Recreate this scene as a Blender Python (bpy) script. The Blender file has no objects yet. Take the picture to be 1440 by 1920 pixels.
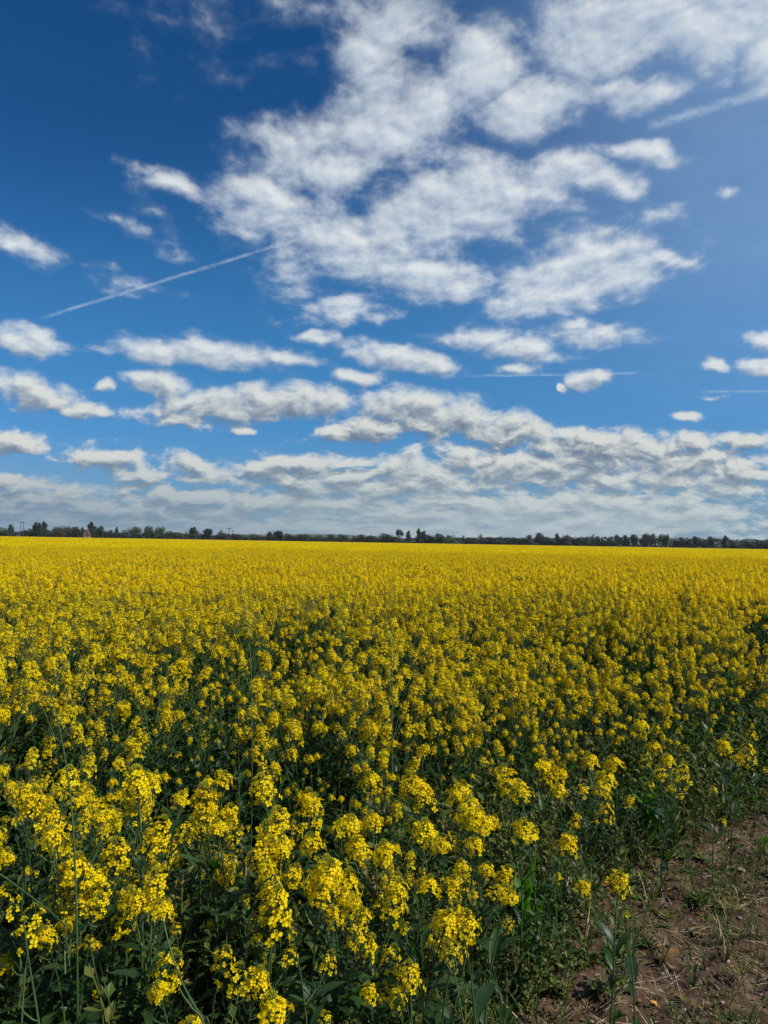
import bpy, bmesh, math, random
import numpy as np
from mathutils import Vector, Matrix, Euler, noise as mnoise

random.seed(11)
SC = bpy.context.scene
COL = SC.collection
R = math.radians

# ------------------------------------------------------------------ camera
CAM_H = 1.55
FPX = 1331.0                       # focal length in pixels of the 1440 x 1920 photograph
cam = bpy.data.cameras.new('camera')
cam.sensor_fit = 'VERTICAL'; cam.sensor_height = 34.6; cam.lens = 34.6 * FPX / 1920
cam.clip_start = 0.05; cam.clip_end = 20000
camo = bpy.data.objects.new('camera', cam); COL.objects.link(camo)
CAM_M = Matrix.Translation((0, 0, CAM_H)) @ Matrix.Rotation(R(90 + 2.42), 4, 'X') @ Matrix.Rotation(R(0.97), 4, 'Z')
camo.matrix_world = CAM_M
SC.camera = camo

def pdir(px, py):
    """world direction of a pixel of the photograph"""
    return (CAM_M.to_3x3() @ Vector(((px - 720) / FPX, -(py - 960) / FPX, -1))).normalized()
def at_height(px, py, z):
    d = pdir(px, py); t = (z - CAM_H) / d.z
    return Vector((0, 0, CAM_H)) + d * t
def at_dist(px, py, y):
    d = pdir(px, py); return Vector((0, 0, CAM_H)) + d * (y / d.y)

# ------------------------------------------------------------------ sun, exposure
SUN_EL, SUN_AZ = 45.0, 106.0        # azimuth measured from the view direction (+Y) towards the right (+X)
sun = bpy.data.lights.new('sun', 'SUN'); sun.energy = 5.0; sun.angle = R(0.5); sun.color = (1.0, 0.95, 0.86)
suno = bpy.data.objects.new('sun', sun); COL.objects.link(suno)
sd = Vector((math.sin(R(SUN_AZ)) * math.cos(R(SUN_EL)), math.cos(R(SUN_AZ)) * math.cos(R(SUN_EL)), math.sin(R(SUN_EL))))
suno.rotation_euler = sd.to_track_quat('Z', 'Y').to_euler(); suno.location = sd * 50
SC.view_settings.view_transform = 'Standard'
SC.view_settings.look = 'None'
SC.view_settings.exposure = 0.0
SC.view_settings.gamma = 1.0
SC.view_settings.use_curve_mapping = False
SC.render.engine = 'CYCLES'
SC.cycles.max_bounces = 6; SC.cycles.diffuse_bounces = 3; SC.cycles.glossy_bounces = 1
SC.cycles.transmission_bounces = 4; SC.cycles.transparent_max_bounces = 8
SC.cycles.use_adaptive_sampling = True

# ------------------------------------------------------------------ node helpers
class NT:
    """tiny helper for writing node graphs"""
    def __init__(s, tree): s.t = tree
    def n(s, typ, **kw):
        nd = s.t.nodes.new(typ)
        for k, v in kw.items(): setattr(nd, k, v)
        return nd
    def put(s, sock, v):
        if isinstance(v, bpy.types.NodeSocket): s.t.links.new(v, sock)
        elif v is not None: sock.default_value = v
    def m(s, op, a, b=None, c=None, clamp=False):
        nd = s.n('ShaderNodeMath', operation=op, use_clamp=clamp)
        s.put(nd.inputs[0], a); s.put(nd.inputs[1], b); s.put(nd.inputs[2], c)
        return nd.outputs[0]
    def vm(s, op, a, b=None, scale=None):
        nd = s.n('ShaderNodeVectorMath', operation=op)
        s.put(nd.inputs[0], a); s.put(nd.inputs[1], b)
        if scale is not None: s.put(nd.inputs[3], scale)
        return nd.outputs['Value'] if op in ('LENGTH', 'DOT_PRODUCT', 'DISTANCE') else nd.outputs[0]
    def xyz(s, x, y, z):
        nd = s.n('ShaderNodeCombineXYZ'); s.put(nd.inputs[0], x); s.put(nd.inputs[1], y); s.put(nd.inputs[2], z)
        return nd.outputs[0]
    def sep(s, v):
        nd = s.n('ShaderNodeSeparateXYZ'); s.put(nd.inputs[0], v); return nd.outputs
    def rng(s, v, a, b, c=0.0, d=1.0, kind='SMOOTHSTEP'):
        nd = s.n('ShaderNodeMapRange', interpolation_type=kind)
        s.put(nd.inputs[0], v)
        for i, q in enumerate((a, b, c, d)): s.put(nd.inputs[i + 1], q)
        return nd.outputs[0]
    def noise(s, v, scale, detail=5.0, rough=0.55, color=False, lac=2.0):
        nd = s.n('ShaderNodeTexNoise'); s.put(nd.inputs['Vector'], v)
        nd.inputs['Scale'].default_value = scale; nd.inputs['Detail'].default_value = detail
        nd.inputs['Roughness'].default_value = rough; nd.inputs['Lacunarity'].default_value = lac
        return nd.outputs['Color' if color else 'Fac']
    def mix(s, f, a, b):
        nd = s.n('ShaderNodeMix', data_type='RGBA')
        s.put(nd.inputs[0], f); s.put(nd.inputs[6], a); s.put(nd.inputs[7], b)
        return nd.outputs[2]
    def ramp(s, f, stops):
        nd = s.n('ShaderNodeValToRGB'); cr = nd.color_ramp
        while len(cr.elements) < len(stops): cr.elements.new(0.5)
        for e, (p, c) in zip(cr.elements, stops): e.position = p; e.color = (*c, 1)
        s.put(nd.inputs[0], f); return nd.outputs[0]

# ------------------------------------------------------------------ the sky
# clouds: patches (direction x/y and z/y) laid where the photographed clouds are, broken up by noise
#        cx    cy   rx   ry  turn strength
CLOUDS = [
 (745, 45, 135, 80, -18, .62), (905, 120, 110, 85, -30, .85), (1130, 70, 170, 95, -10, .95), (1330, 50, 180, 75, -5, .95),
 (1440, 110, 60, 60, 0, .8), (1410, 5, 170, 80, 0, 1.1), (1180, 20, 150, 60, -5, .9), (1340, 105, 75, 55, 60, .75), (760, 195, 200, 100, -8, .98), (1000, 195, 140, 70, -15, .98),
 (1200, 172, 130, 38, -8, .92), (575, 265, 130, 60, 12, .7), (700, 270, 120, 75, 10, .85), (620, 310, 170, 75, 10, .8), (700, 110, 90, 70, 30, .62), (850, 300, 120, 40, 0, .55),
 (500, 385, 130, 62, 18, .92), (330, 342, 95, 24, 16, .72), (440, 375, 55, 42, 0, .7), (620, 430, 130, 70, 25, .85),
 (905, 365, 230, 95, -12, 1.0), (1060, 320, 115, 50, -5, .95), (760, 430, 150, 80, -20, .95), (1190, 277, 85, 26, 6, .85),
 (1140, 335, 60, 40, 20, .6), (800, 515, 190, 52, 5, .95), (660, 480, 100, 60, 20, .78), (560, 500, 75, 60, 20, .45),
 (1100, 510, 215, 72, -12, 1.05), (1000, 560, 110, 42, -8, .95), (1235, 482, 80, 30, 5, .75), (1120, 430, 90, 45, 0, .55),
 (1090, 395, 60, 25, 0, .5), (1230, 395, 50, 22, -10, .45), (1365, 378, 22, 10, 0, .55),
 (290, 385, 32, 14, 20, .35), (220, 410, 35, 14, 15, .42), (325, 452, 24, 26, 50, .42), (235, 525, 60, 16, 18, .45),
 (25, 455, 90, 32, 22, .62), (380, 60, 70, 40, 20, .10), (600, 20, 80, 30, 0, .32),
 (50, 638, 92, 36, 8, 1.1), (640, 590, 95, 34, -3, .9), (590, 637, 40, 16, 5, .6), (370, 662, 215, 36, 3, .82), (530, 668, 80, 20, 6, .75),
 (308, 725, 70, 36, 4, 1.1), (206, 728, 22, 13, 0, .7), (748, 672, 125, 28, 8, .98), (675, 704, 66, 21, 0, 1.1),
 (950, 642, 120, 36, 6, .95), (865, 634, 80, 18, -4, .65), (965, 688, 55, 18, -8, .7), (1115, 625, 105, 28, 6, .85), (1080, 600, 45, 18, 0, .6),
 (1120, 711, 50, 27, 10, 1.15), (1070, 723, 17, 14, 0, 1.1), (1345, 693, 36, 15, 8, .95), (1430, 690, 55, 24, -5, 1.0),
 (1440, 640, 40, 18, 0, .95), (1280, 785, 42, 11, 0, .6), (1343, 748, 32, 6, 0, .55),
 (50, 732, 130, 42, 10, .95), (165, 768, 80, 18, 3, .7), (460, 764, 240, 44, -3, 1.0), (560, 750, 110, 40, 0, 1.0), (300, 775, 80, 18, 0, .6),
 (22, 828, 80, 30, 4, 1.0), (455, 808, 26, 8, 5, .7), (780, 765, 130, 52, 6, 1.0), (690, 810, 130, 30, -3, 1.0), (850, 790, 90, 38, 8, .9),
 (205, 860, 100, 28, 10, 1.0), (340, 868, 65, 28, 0, 1.05), (265, 890, 130, 20, 3, .6),
 (960, 815, 170, 42, 10, .98), (1120, 830, 180, 34, 3, .98), (1290, 828, 80, 26, 0, .95), (1410, 830, 90, 22, 3, 1.0),
 (1060, 880, 480, 62, 0, 1.1), (700, 905, 420, 52, -4, 1.05), (1350, 890, 260, 62, 0, 1.0), (300, 950, 520, 46, -3, 1.0), (540, 878, 220, 26, -3, .85),
 (40, 930, 190, 48, 4, .72), (1000, 960, 640, 56, 0, 1.1), (720, 1000, 1200, 34, .9, 1.05),
]
world = bpy.data.worlds.new('World'); SC.world = world; world.use_nodes = True
world.cycles.sampling_method = 'MANUAL'; world.cycles.sample_map_resolution = 512

def uv_of(px, py):
    d = pdir(px, py); return d.x / d.y, d.z / d.y

def cloud_group(name, clouds):
    g = bpy.data.node_groups.new(name, 'ShaderNodeTree')
    g.interface.new_socket('UV', in_out='INPUT', socket_type='NodeSocketVector')
    g.interface.new_socket('Field', in_out='OUTPUT', socket_type='NodeSocketFloat')
    k = NT(g)
    gi = k.n('NodeGroupInput'); go = k.n('NodeGroupOutput')
    uv = gi.outputs[0]
    w1 = k.vm('SUBTRACT', k.noise(uv, 7.0, 4, .6, True), (.5, .5, .5))
    sp = k.sep(uv)
    low = k.rng(sp[1], .34, .14)
    w2 = k.vm('MULTIPLY', w1, k.xyz(.12, k.m('SUBTRACT', .075, k.m('MULTIPLY', low, .045)), 0.0))
    p0 = p = k.vm('ADD', uv, w2)
    F = None
    for cx, cy, rx, ry, a, s in clouds:
        if s < .58: s *= .42
        if ry > 44 and 850 < cy < 930: s *= .75                              # the wide banks are left open and broken
        u, v = uv_of(cx, cy)
        mp = k.n('ShaderNodeMapping', vector_type='TEXTURE')
        k.put(mp.inputs[0], p)
        mp.inputs[1].default_value = (u, v, 0)
        mp.inputs[2].default_value = (0, 0, R(-a))
        mp.inputs[3].default_value = (rx / FPX, ry / FPX, 1e6)
        w = k.m('MULTIPLY_ADD', k.vm('LENGTH', mp.outputs[0]), -(s + .12), s + .12)
        F = w if F is None else k.m('SMOOTH_MAX', F, w, 0.22)
        nd = k.n('ShaderNodeVectorMath', operation='MULTIPLY_ADD')     # keeps the chain in order (the shader stack is small)
        k.put(nd.inputs[0], F); nd.inputs[1].default_value = (0, 0, 1); k.put(nd.inputs[2], p0); p = nd.outputs[0]
    F = k.m('MAXIMUM', F, -1.2)
    F = k.m('SMOOTH_MIN', F, .66, .3)
    # perspective noise, as on a layer seen from below
    vv = k.m('ADD', sp[1], .24)
    q = k.xyz(k.m('DIVIDE', sp[0], vv), k.m('DIVIDE', -1.0, vv), 0.0)
    q2 = k.vm('ADD', q, k.vm('SCALE', k.vm('SUBTRACT', k.noise(q, 5.0, 1, .5, True), (.5, .5, .5)), scale=.05))
    fine = k.noise(q2, 11.0, 10, .585)
    ql = k.xyz(k.m('MULTIPLY', sp[0], 8.0), k.m('MULTIPLY', k.m('LOGARITHM', k.m('MAXIMUM', k.m('ADD', sp[1], .07), .01), 2.718), 2.9), 0.0)
    ql = k.vm('ADD', ql, k.vm('SCALE', k.vm('SUBTRACT', k.noise(ql, 2.0, 2, .5, True), (.5, .5, .5)), scale=.35))
    broad = k.noise(ql, 2.7, 10, .60)
    fb = k.m('ADD', k.m('MULTIPLY', fine, k.m('SUBTRACT', 1.0, low)), k.m('MULTIPLY', broad, low))
    amt = k.m('MULTIPLY', k.m('SUBTRACT', fb, .53), k.m('ADD', 3.6, k.m('MULTIPLY', low, 1.1)))
    k.put(go.inputs[0], k.m('ADD', k.m('MULTIPLY', F, 1.9), amt))
    return g

SPLIT = .255
def build_world():
    t = world.node_tree; t.nodes.clear(); k = NT(t)
    out = k.n('ShaderNodeOutputWorld')
    sky = k.n('ShaderNodeTexSky', sky_type='NISHITA'); sky.sun_disc = False
    sky.sun_elevation = R(SUN_EL); sky.sun_rotation = R(SUN_AZ)
    sky.altitude = 60; sky.air_density = 1.0; sky.dust_density = .6; sky.ozone_density = 3.0
    tc = k.n('ShaderNodeTexCoord'); d = tc.outputs['Generated']
    x, y, z = k.sep(d)
    yy = k.m('MAXIMUM', y, 0.02)
    U = k.m('DIVIDE', x, yy); V = k.m('DIVIDE', z, yy)
    U = k.m('MINIMUM', k.m('MAXIMUM', U, -6.0), 6.0); V = k.m('MINIMUM', V, 6.0)
    uv = k.xyz(U, V, 0.0)
    # beyond the frame the sky goes on with scattered clouds of the same kind
    zz = k.m('ADD', k.m('MAXIMUM', z, 0.0), .16)
    lay = k.xyz(k.m('DIVIDE', x, zz), k.m('DIVIDE', y, zz), 0.0)
    rest = k.m('MULTIPLY', k.m('SUBTRACT', k.noise(lay, 1.6, 8, .6), .56), 4.0)
    side = k.rng(k.m('ABSOLUTE', U), .62, .9)
    side = k.m('MAXIMUM', side, k.rng(V, .82, 1.1))
    side = k.m('MAXIMUM', side, k.rng(y, .30, .10))
    low = k.rng(V, .34, .14)                      # 1 for the low cumulus banks, 0 for the high layer
    # clear sky: Nishita, deepened channel by channel to the photograph's blue
    s3 = k.sep(k.vm('MULTIPLY', sky.outputs[0], (.052, .083, .125)))
    skyc = k.xyz(k.m('MULTIPLY', k.m('POWER', s3[0], 1.9), 3.1), k.m('MULTIPLY', k.m('POWER', s3[1], 1.22), .90), k.m('MULTIPLY', k.m('POWER', s3[2], 1.30), .86))
    rise = k.m('MULTIPLY', k.rng(V, .62, .12), .42)
    skyc = k.mix(rise, skyc, (.075, .33, .62, 1))
    veil = k.m('MULTIPLY', k.m('MULTIPLY', k.rng(U, -.12, .68), k.rng(V, .02, .55)), k.m('ADD', .22, k.m('MULTIPLY', k.noise(lay, 3.0, 5, .6), .32)))
    skyc = k.mix(veil, skyc, (.40, .60, .84, 1))
    hz = k.rng(V, .17, -.03)
    skyc = k.mix(k.m('MULTIPLY', hz, .70), skyc, (.17, .30, .41, 1))
    def trail(a, b, w, s, soft_end=.12):
        (u0, v0), (u1, v1) = uv_of(*a), uv_of(*b)
        L = math.hypot(u1 - u0, v1 - v0); ang = math.atan2(v1 - v0, u1 - u0)
        mp = k.n('ShaderNodeMapping', vector_type='TEXTURE')
        jit = k.vm('MULTIPLY', k.vm('SUBTRACT', k.noise(uv, 30.0, 4, .6, True), (.5, .5, .5)), (w * 1.2, w * 1.2, 0))
        k.put(mp.inputs[0], k.vm('ADD', uv, jit))
        mp.inputs[1].default_value = ((u0 + u1) / 2, (v0 + v1) / 2, 0); mp.inputs[2].default_value = (0, 0, ang); mp.inputs[3].default_value = (L / 2, 1, 1)
        q = k.sep(mp.outputs[0])
        across = k.rng(k.m('ABSOLUTE', q[1]), w, 0.0)
        along = k.rng(k.m('ABSOLUTE', q[0]), 1.0, 1.0 - soft_end * 2)
        br = k.rng(k.noise(uv, 38.0, 4, .7), .32, .62, .25, 1.0)
        return k.m('MULTIPLY', k.m('MULTIPLY', across, along), k.m('MULTIPLY', br, s))
    def shade(fm, diff):
        soft = k.m('SUBTRACT', 1.75, k.m('MULTIPLY', low, .62))
        dens = k.m('DIVIDE', k.m('ADD', fm, .18), soft, clamp=True)
        dens = k.m('MULTIPLY', k.rng(dens, 0.0, 1.0), k.m('ADD', .93, k.m('MULTIPLY', low, .05)))
        halo = k.m('MULTIPLY', k.rng(fm, -.55, 1.0), k.m('SUBTRACT', .30, k.m('MULTIPLY', low, .16)))
        dens = k.m('ADD', dens, k.m('MULTIPLY', k.m('SUBTRACT', 1.0, dens), halo), clamp=True)
        thick = k.rng(fm, .2, 1.9)
        lit = k.m('ADD', k.m('SUBTRACT', .80, k.m('MULTIPLY', thick, k.m('ADD', .02, k.m('MULTIPLY', low, .46)))),
                  k.m('MULTIPLY', diff, k.m('ADD', .30, k.m('MULTIPLY', low, .42))), clamp=True)
        hi_c = k.ramp(lit, [(0, (.20, .27, .42)), (.45, (.36, .44, .58)), (.8, (.60, .67, .74)), (1, (.76, .80, .82))])
        lo_c = k.ramp(lit, [(0, (.135, .19, .27)), (.4, (.23, .29, .36)), (.75, (.50, .54, .55)), (1, (.68, .70, .67))])
        cc = k.mix(low, hi_c, lo_c)
        air = k.m('MULTIPLY', k.rng(V, .14, .0), .82)
        return dens, k.mix(air, cc, k.mix(k.rng(U, -.5, .35), (.17, .27, .36, 1), (.42, .52, .56, 1)))
    def picture(lst, name, trails):
        g = cloud_group(name, lst)
        def field(v):
            nd = k.n('ShaderNodeGroup'); nd.node_tree = g; k.put(nd.inputs[0], v); return nd.outputs[0]
        f0 = field(uv); keep = k.m('SUBTRACT', 1.0, side)
        f1 = field(k.vm('ADD', uv, (.007, .012, 0)))
        fm = k.m('ADD', k.m('MULTIPLY', f0, keep), k.m('MULTIPLY', rest, side))
        dens, cc = shade(fm, k.m('MULTIPLY', k.m('SUBTRACT', f0, f1), keep))
        tr = trails[0]
        for q in trails[1:]: tr = k.m('MAXIMUM', tr, q)
        tr = k.m('MULTIPLY', tr, k.rng(y, .1, .3))
        b = k.n('ShaderNodeBackground'); k.put(b.inputs[0], k.mix(dens, k.mix(tr, skyc, (.55, .66, .76, 1)), cc)); return b.outputs[0]
    vc = lambda c: uv_of(c[0], c[1])[1]
    ext = lambda c: (abs(c[2] * math.sin(R(c[4]))) + c[3]) / FPX * max(c[5], .6) + .06
    up = [c for c in CLOUDS if vc(c) + ext(c) > SPLIT]; dn = [c for c in CLOUDS if vc(c) - ext(c) < SPLIT]
    top = picture(up, 'clouds_high', [trail((60, 602), (620, 430), .0042, .40), trail((1205, 240), (1490, 155), .0115, .48)])
    bot = picture(dn, 'clouds_low', [trail((850, 706), (1240, 699), .0030, .36, .2), trail((1300, 735), (1520, 733), .0028, .34, .2), trail((60, 602), (620, 430), .0042, .40)])
    dens, cc = shade(rest, 0.0)
    far = k.n('ShaderNodeBackground'); k.put(far.inputs[0], k.mix(dens, skyc, cc))
    m1 = k.n('ShaderNodeMixShader'); k.put(m1.inputs[0], k.m('GREATER_THAN', V, SPLIT)); t.links.new(bot, m1.inputs[1]); t.links.new(top, m1.inputs[2])
    m2 = k.n('ShaderNodeMixShader'); k.put(m2.inputs[0], k.m('GREATER_THAN', side, .9995)); t.links.new(m1.outputs[0], m2.inputs[1]); t.links.new(far.outputs[0], m2.inputs[2])
    t.links.new(m2.outputs[0], out.inputs[0])
build_world()
# the sky light that falls on the field is the sky as drawn above (Nishita at about 0.1 plus clouds)

# ------------------------------------------------------------------ materials
def material(name, color_fn, rough=.6, trans=None, spec=.3, bump=None):
    m = bpy.data.materials.new(name); m.use_nodes = True
    t = m.node_tree; k = NT(t); b = t.nodes['Principled BSDF']; out = t.nodes['Material Output']
    c = color_fn(k); k.put(b.inputs['Base Color'], c)
    b.inputs['Roughness'].default_value = rough; b.inputs['Specular IOR Level'].default_value = spec
    if bump:
        bp = k.n('ShaderNodeBump'); k.put(bp.inputs['Height'], bump(k)); bp.inputs['Strength'].default_value = .6
        bp.inputs['Distance'].default_value = .01; t.links.new(bp.outputs[0], b.inputs['Normal'])
    if trans:
        tr = k.n('ShaderNodeBsdfTranslucent')
        tc_ = k.vm('MULTIPLY', c, trans[1]) if not isinstance(c, tuple) else tuple(a * b_ for a, b_ in zip(c[:3], trans[1])) + (1,)
        k.put(tr.inputs[0], tc_)
        mx = k.n('ShaderNodeMixShader'); mx.inputs[0].default_value = trans[0]
        t.links.new(b.outputs[0], mx.inputs[1]); t.links.new(tr.outputs[0], mx.inputs[2]); t.links.new(mx.outputs[0], out.inputs[0])
    return m

def varied(a, b, scale=9.0, c=None):
    """colour between a and b, by object and by place"""
    def f(k):
        oi = k.n('ShaderNodeObjectInfo').outputs['Random']
        geo = k.n('ShaderNodeNewGeometry')
        n = k.noise(geo.outputs['Position'], scale, 3, .6)
        n = k.m('ADD', k.m('MULTIPLY', k.m('SUBTRACT', n, .5), 1.6), oi, clamp=True)
        if c is None: return k.mix(n, (*a, 1), (*b, 1))
        return k.ramp(n, [(0, a), (.55, b), (1, c)])
    return f

M = {}
M['petal'] = material('yellow_petal', varied((.90, .655, .003), (.96, .77, .006), 30), .55, (.46, (1.0, .95, .6)), .12)
M['bud'] = material('green_bud', varied((.20, .24, .02), (.42, .40, .02), 40), .55, (.2, (1, 1, .5)))
M['stem'] = material('green_stem', varied((.04, .075, .022), (.085, .135, .05), 12), .55, None, .2)
M['leaf'] = material('rape_leaf', varied((.016, .040, .012), (.038, .082, .022), 14), .42, (.30, (1.5, 2.3, .5)), .26)
M['young'] = material('young_leaf', varied((.05, .14, .012), (.08, .20, .02), 20), .5, (.5, (1.2, 1.5, .3)), .2)
M['weed'] = material('weed_leaf', varied((.035, .070, .014), (.085, .13, .022), 25, (.16, .14, .035)), .6, (.3, (1.2, 1.4, .4)))
M['dead'] = material('dead_leaf', varied((.14, .07, .03), (.30, .15, .05), 30, (.26, .19, .11)), .7, (.3, (1.2, .9, .4)))
M['orange'] = material('withered_orange_leaf', varied((.55, .24, .02), (.70, .36, .03), 30), .6, (.35, (1.1, .9, .4)))
M['straw'] = material('dry_stalk', varied((.22, .16, .09), (.42, .33, .20), 20), .7)
M['bark'] = material('tree_bark', varied((.05, .042, .035), (.10, .085, .07), 3), .85)
M['stone'] = material('field_stone', varied((.16, .13, .10), (.33, .28, .22), 20), .8)

def soil_col(k):
    geo = k.n('ShaderNodeNewGeometry').outputs['Position']
    n = k.noise(geo, 5.0, 6, .65); n2 = k.noise(geo, 60.0, 4, .6)
    v = k.m('ADD', k.m('MULTIPLY', n, .65), k.m('MULTIPLY', n2, .35))
    near = k.ramp(v, [(.32, (.022, .014, .009)), (.47, (.065, .040, .025)), (.6, (.12, .078, .05)), (.75, (.26, .20, .14))])
    return near
def soil_bump(k):
    geo = k.n('ShaderNodeNewGeometry').outputs['Position']
    return k.m('ADD', k.noise(geo, 45.0, 5, .7), k.m('MULTIPLY', k.noise(geo, 200.0, 3, .6), .4))
M['soil'] = material('field_soil', soil_col, .95, None, .1, soil_bump)

# ------------------------------------------------------------------ mesh helpers
class MB:
    """collects geometry; build() makes one mesh"""
    def __init__(s): s.v = []; s.f = []; s.mi = []; s.mats = []
    def mat(s, name):
        if name not in s.mats: s.mats.append(name)
        return s.mats.index(name)
    def add(s, vs, fs, mat, mx=None):
        o = len(s.v); i = s.mat(mat)
        s.v.extend([tuple(mx @ Vector(q)) for q in vs] if mx is not None else [tuple(q) for q in vs])
        s.f.extend([tuple(o + a for a in f) for f in fs]); s.mi.extend([i] * len(fs))
    def merge(s, other, mx):
        o = len(s.v)
        mp = [s.mat(n) for n in other.mats]
        s.v.extend([tuple(mx @ Vector(q)) for q in other.v])
        s.f.extend([tuple(o + a for a in f) for f in other.f]); s.mi.extend([mp[i] for i in other.mi])
    def tube(s, pts, rads, mat, n=5):
        vs, fs = [], []
        for i, p in enumerate(pts):
            a = pts[max(i - 1, 0)]; b = pts[min(i + 1, len(pts) - 1)]
            t = (Vector(b) - Vector(a)).normalized() if (Vector(b) - Vector(a)).length > 1e-9 else Vector((0, 0, 1))
            u = t.orthogonal().normalized() if i == 0 else (pu - t * pu.dot(t)).normalized()
            pu = u; w = t.cross(u)
            for j in range(n):
                an = 2 * math.pi * j / n
                vs.append(Vector(p) + (u * math.cos(an) + w * math.sin(an)) * rads[i])
        for i in range(len(pts) - 1):
            for j in range(n):
                a = i * n + j; b = i * n + (j + 1) % n
                fs.append((a, b, b + n, a + n))
        s.add(vs, fs, mat)
    def mesh(s, name, smooth=False):
        me = bpy.data.meshes.new(name); me.from_pydata(s.v, [], s.f)
        for n in s.mats: me.materials.append(M[n])
        me.polygons.foreach_set('material_index', s.mi)
        if smooth: me.polygons.foreach_set('use_smooth', [True] * len(s.f))
        me.update(); return me

def link(o, parent=None):
    COL.objects.link(o)
    if parent: o.parent = parent
    return o
def tag(o, label=None, cat=None, group=None, kind=None):
    if label: o['label'] = label
    if cat: o['category'] = cat
    if group: o['group'] = group
    if kind: o['kind'] = kind
    return o
def mobj(name, me, parent=None, mx=None):
    o = bpy.data.objects.new(name, me); link(o, parent)
    if mx is not None: o.matrix_local = mx
    return o
def empty(name, loc, rz=0):
    o = bpy.data.objects.new(name, None); o.empty_display_size = .1; link(o); o.location = loc; o.rotation_euler.z = rz
    return o
def T(p): return Matrix.Translation(p)
def aim(d, roll=0.0):
    """matrix turning +Z onto d"""
    return Vector(d).to_track_quat('Z', 'Y').to_matrix().to_4x4() @ Matrix.Rotation(roll, 4, 'Z')
def sm(a, b, x):
    t = min(1, max(0, (x - a) / (b - a))); return t * t * (3 - 2 * t)

# ------------------------------------------------------------------ the ground
EDGE0 = Vector((-0.02, 2.29)); EDGE1 = Vector((2.42, 4.85))        # line along which the crop gives way to bare soil
_ed = (EDGE1 - EDGE0).normalized(); _en = Vector((-_ed.y, _ed.x))  # _en points into the crop
def edge_dist(x, y):
    """metres into the crop from its ragged edge (negative: on the bare soil)"""
    p = Vector((x, y)) - EDGE0
    return p.dot(_en) + max(0.0, y - 3.9) * .55 + .22 * mnoise.noise(Vector((x * 1.1, y * 1.1, 3.3)))
def hole(x, y):
    """1 inside the dark gap in the crop near the right edge of the frame"""
    a = (x - .545 * y) / .36; b = (y - 7.6) / 1.9
    return sm(1.0, .85, math.hypot(a, b) + .15 * mnoise.noise(Vector((x * 2, y * 2, 0))))
def soil_z(x, y):
    r = math.hypot(x, y)
    if r > 14: return 0.0
    f = sm(14, 8, r)
    z = .035 * mnoise.noise(Vector((x * .9, y * .9, 0))) + .03 * mnoise.noise(Vector((x * 3, y * 3, 5)))
    z += .04 * abs(mnoise.noise(Vector((x * 9, y * 9, 2)))) + .02 * mnoise.noise(Vector((x * 24, y * 24, 8)))
    return z * f
def axis(lo, hi, step, far):
    a = list(np.arange(lo, hi + 1e-6, step)); s = step; q = hi
    while q < far: s *= 1.35; q += s; a.append(q)
    s = step; q = lo
    while q > -far: s *= 1.35; q -= s; a.insert(0, q)
    return a
def build_ground():
    xs = axis(-.9, 3.8, .022, 9000); ys = axis(1.2, 6.0, .022, 9000)
    nx, ny = len(xs), len(ys)
    vs = [(x, y, soil_z(x, y)) for y in ys for x in xs]
    fs = [(j * nx + i, j * nx + i + 1, (j + 1) * nx + i + 1, (j + 1) * nx + i) for j in range(ny - 1) for i in range(nx - 1)]
    me = bpy.data.meshes.new('ground'); me.from_pydata(vs, [], fs); me.materials.append(M['soil'])
    me.polygons.foreach_set('use_smooth', [True] * len(fs))
    o = mobj('ground', me); tag(o, 'brown field soil with clods and dry litter under and beside the crop', kind='structure')
build_ground()

# ------------------------------------------------------------------ rapeseed: flowers, heads, leaves
def flower_mb(rng, lod):
    """four obovate petals in a cross, facing +Z, about 15 mm across"""
    b = MB()
    cup = rng.uniform(-.1, .5)
    for q in range(4):
        a = q * math.pi / 2 + rng.uniform(-.12, .12); L = rng.uniform(.0060, .0078); w = L * rng.uniform(.42, .5)
        d = Vector((math.cos(a), math.sin(a), 0)); s = Vector((-d.y, d.x, 0)); up = Vector((0, 0, 1))
        def P(t, k, h): return d * (t * L) + s * (k * w) + up * (h * L)
        c1 = rng.uniform(-.1, .15); c2 = rng.uniform(-.35, .05)
        if lod == 0:
            vs = [P(.08, 0, 0), P(.5, -.8, .3 * cup + .1), P(.5, 0, .3 * cup), P(.5, .8, .3 * cup + .1),
                  P(.95, -.75, .6 * cup + c1), P(1.08, 0, .6 * cup + c2), P(.95, .75, .6 * cup + c1)]
            b.add(vs, [(0, 2, 1), (0, 3, 2), (1, 2, 5, 4), (2, 3, 6, 5)], 'petal')
        elif lod == 1:
            vs = [P(.02, 0, 0), P(.6, -.95, .3 * cup + .1), P(1.08, 0, .5 * cup + c2), P(.6, .95, .3 * cup + .1)]
            b.add(vs, [(0, 3, 2, 1)], 'petal')
    if lod == 0:
        for _ in range(4):
            a = rng.uniform(0, 6.28); b.add([(0, .0006, .001), (.0006, 0, .001), (math.cos(a) * .0016, math.sin(a) * .0016, .0045)], [(0, 1, 2)], 'petal')
        b.add([(.0012, 0, -.004), (-.0006, .001, -.004), (-.0006, -.001, -.004), (.0018, 0, .001), (-.0009, .0016, .001), (-.0009, -.0016, .001)],
              [(0, 1, 4, 3), (1, 2, 5, 4), (2, 0, 3, 5)], 'bud')
    return b
_r = random.Random(5)
FLOWERS = [flower_mb(_r, 0) for _ in range(4)]
FLOWERS1 = [flower_mb(_r, 1) for _ in range(4)]
FLOWER_ME = [f.mesh('flower') for f in FLOWERS]

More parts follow.
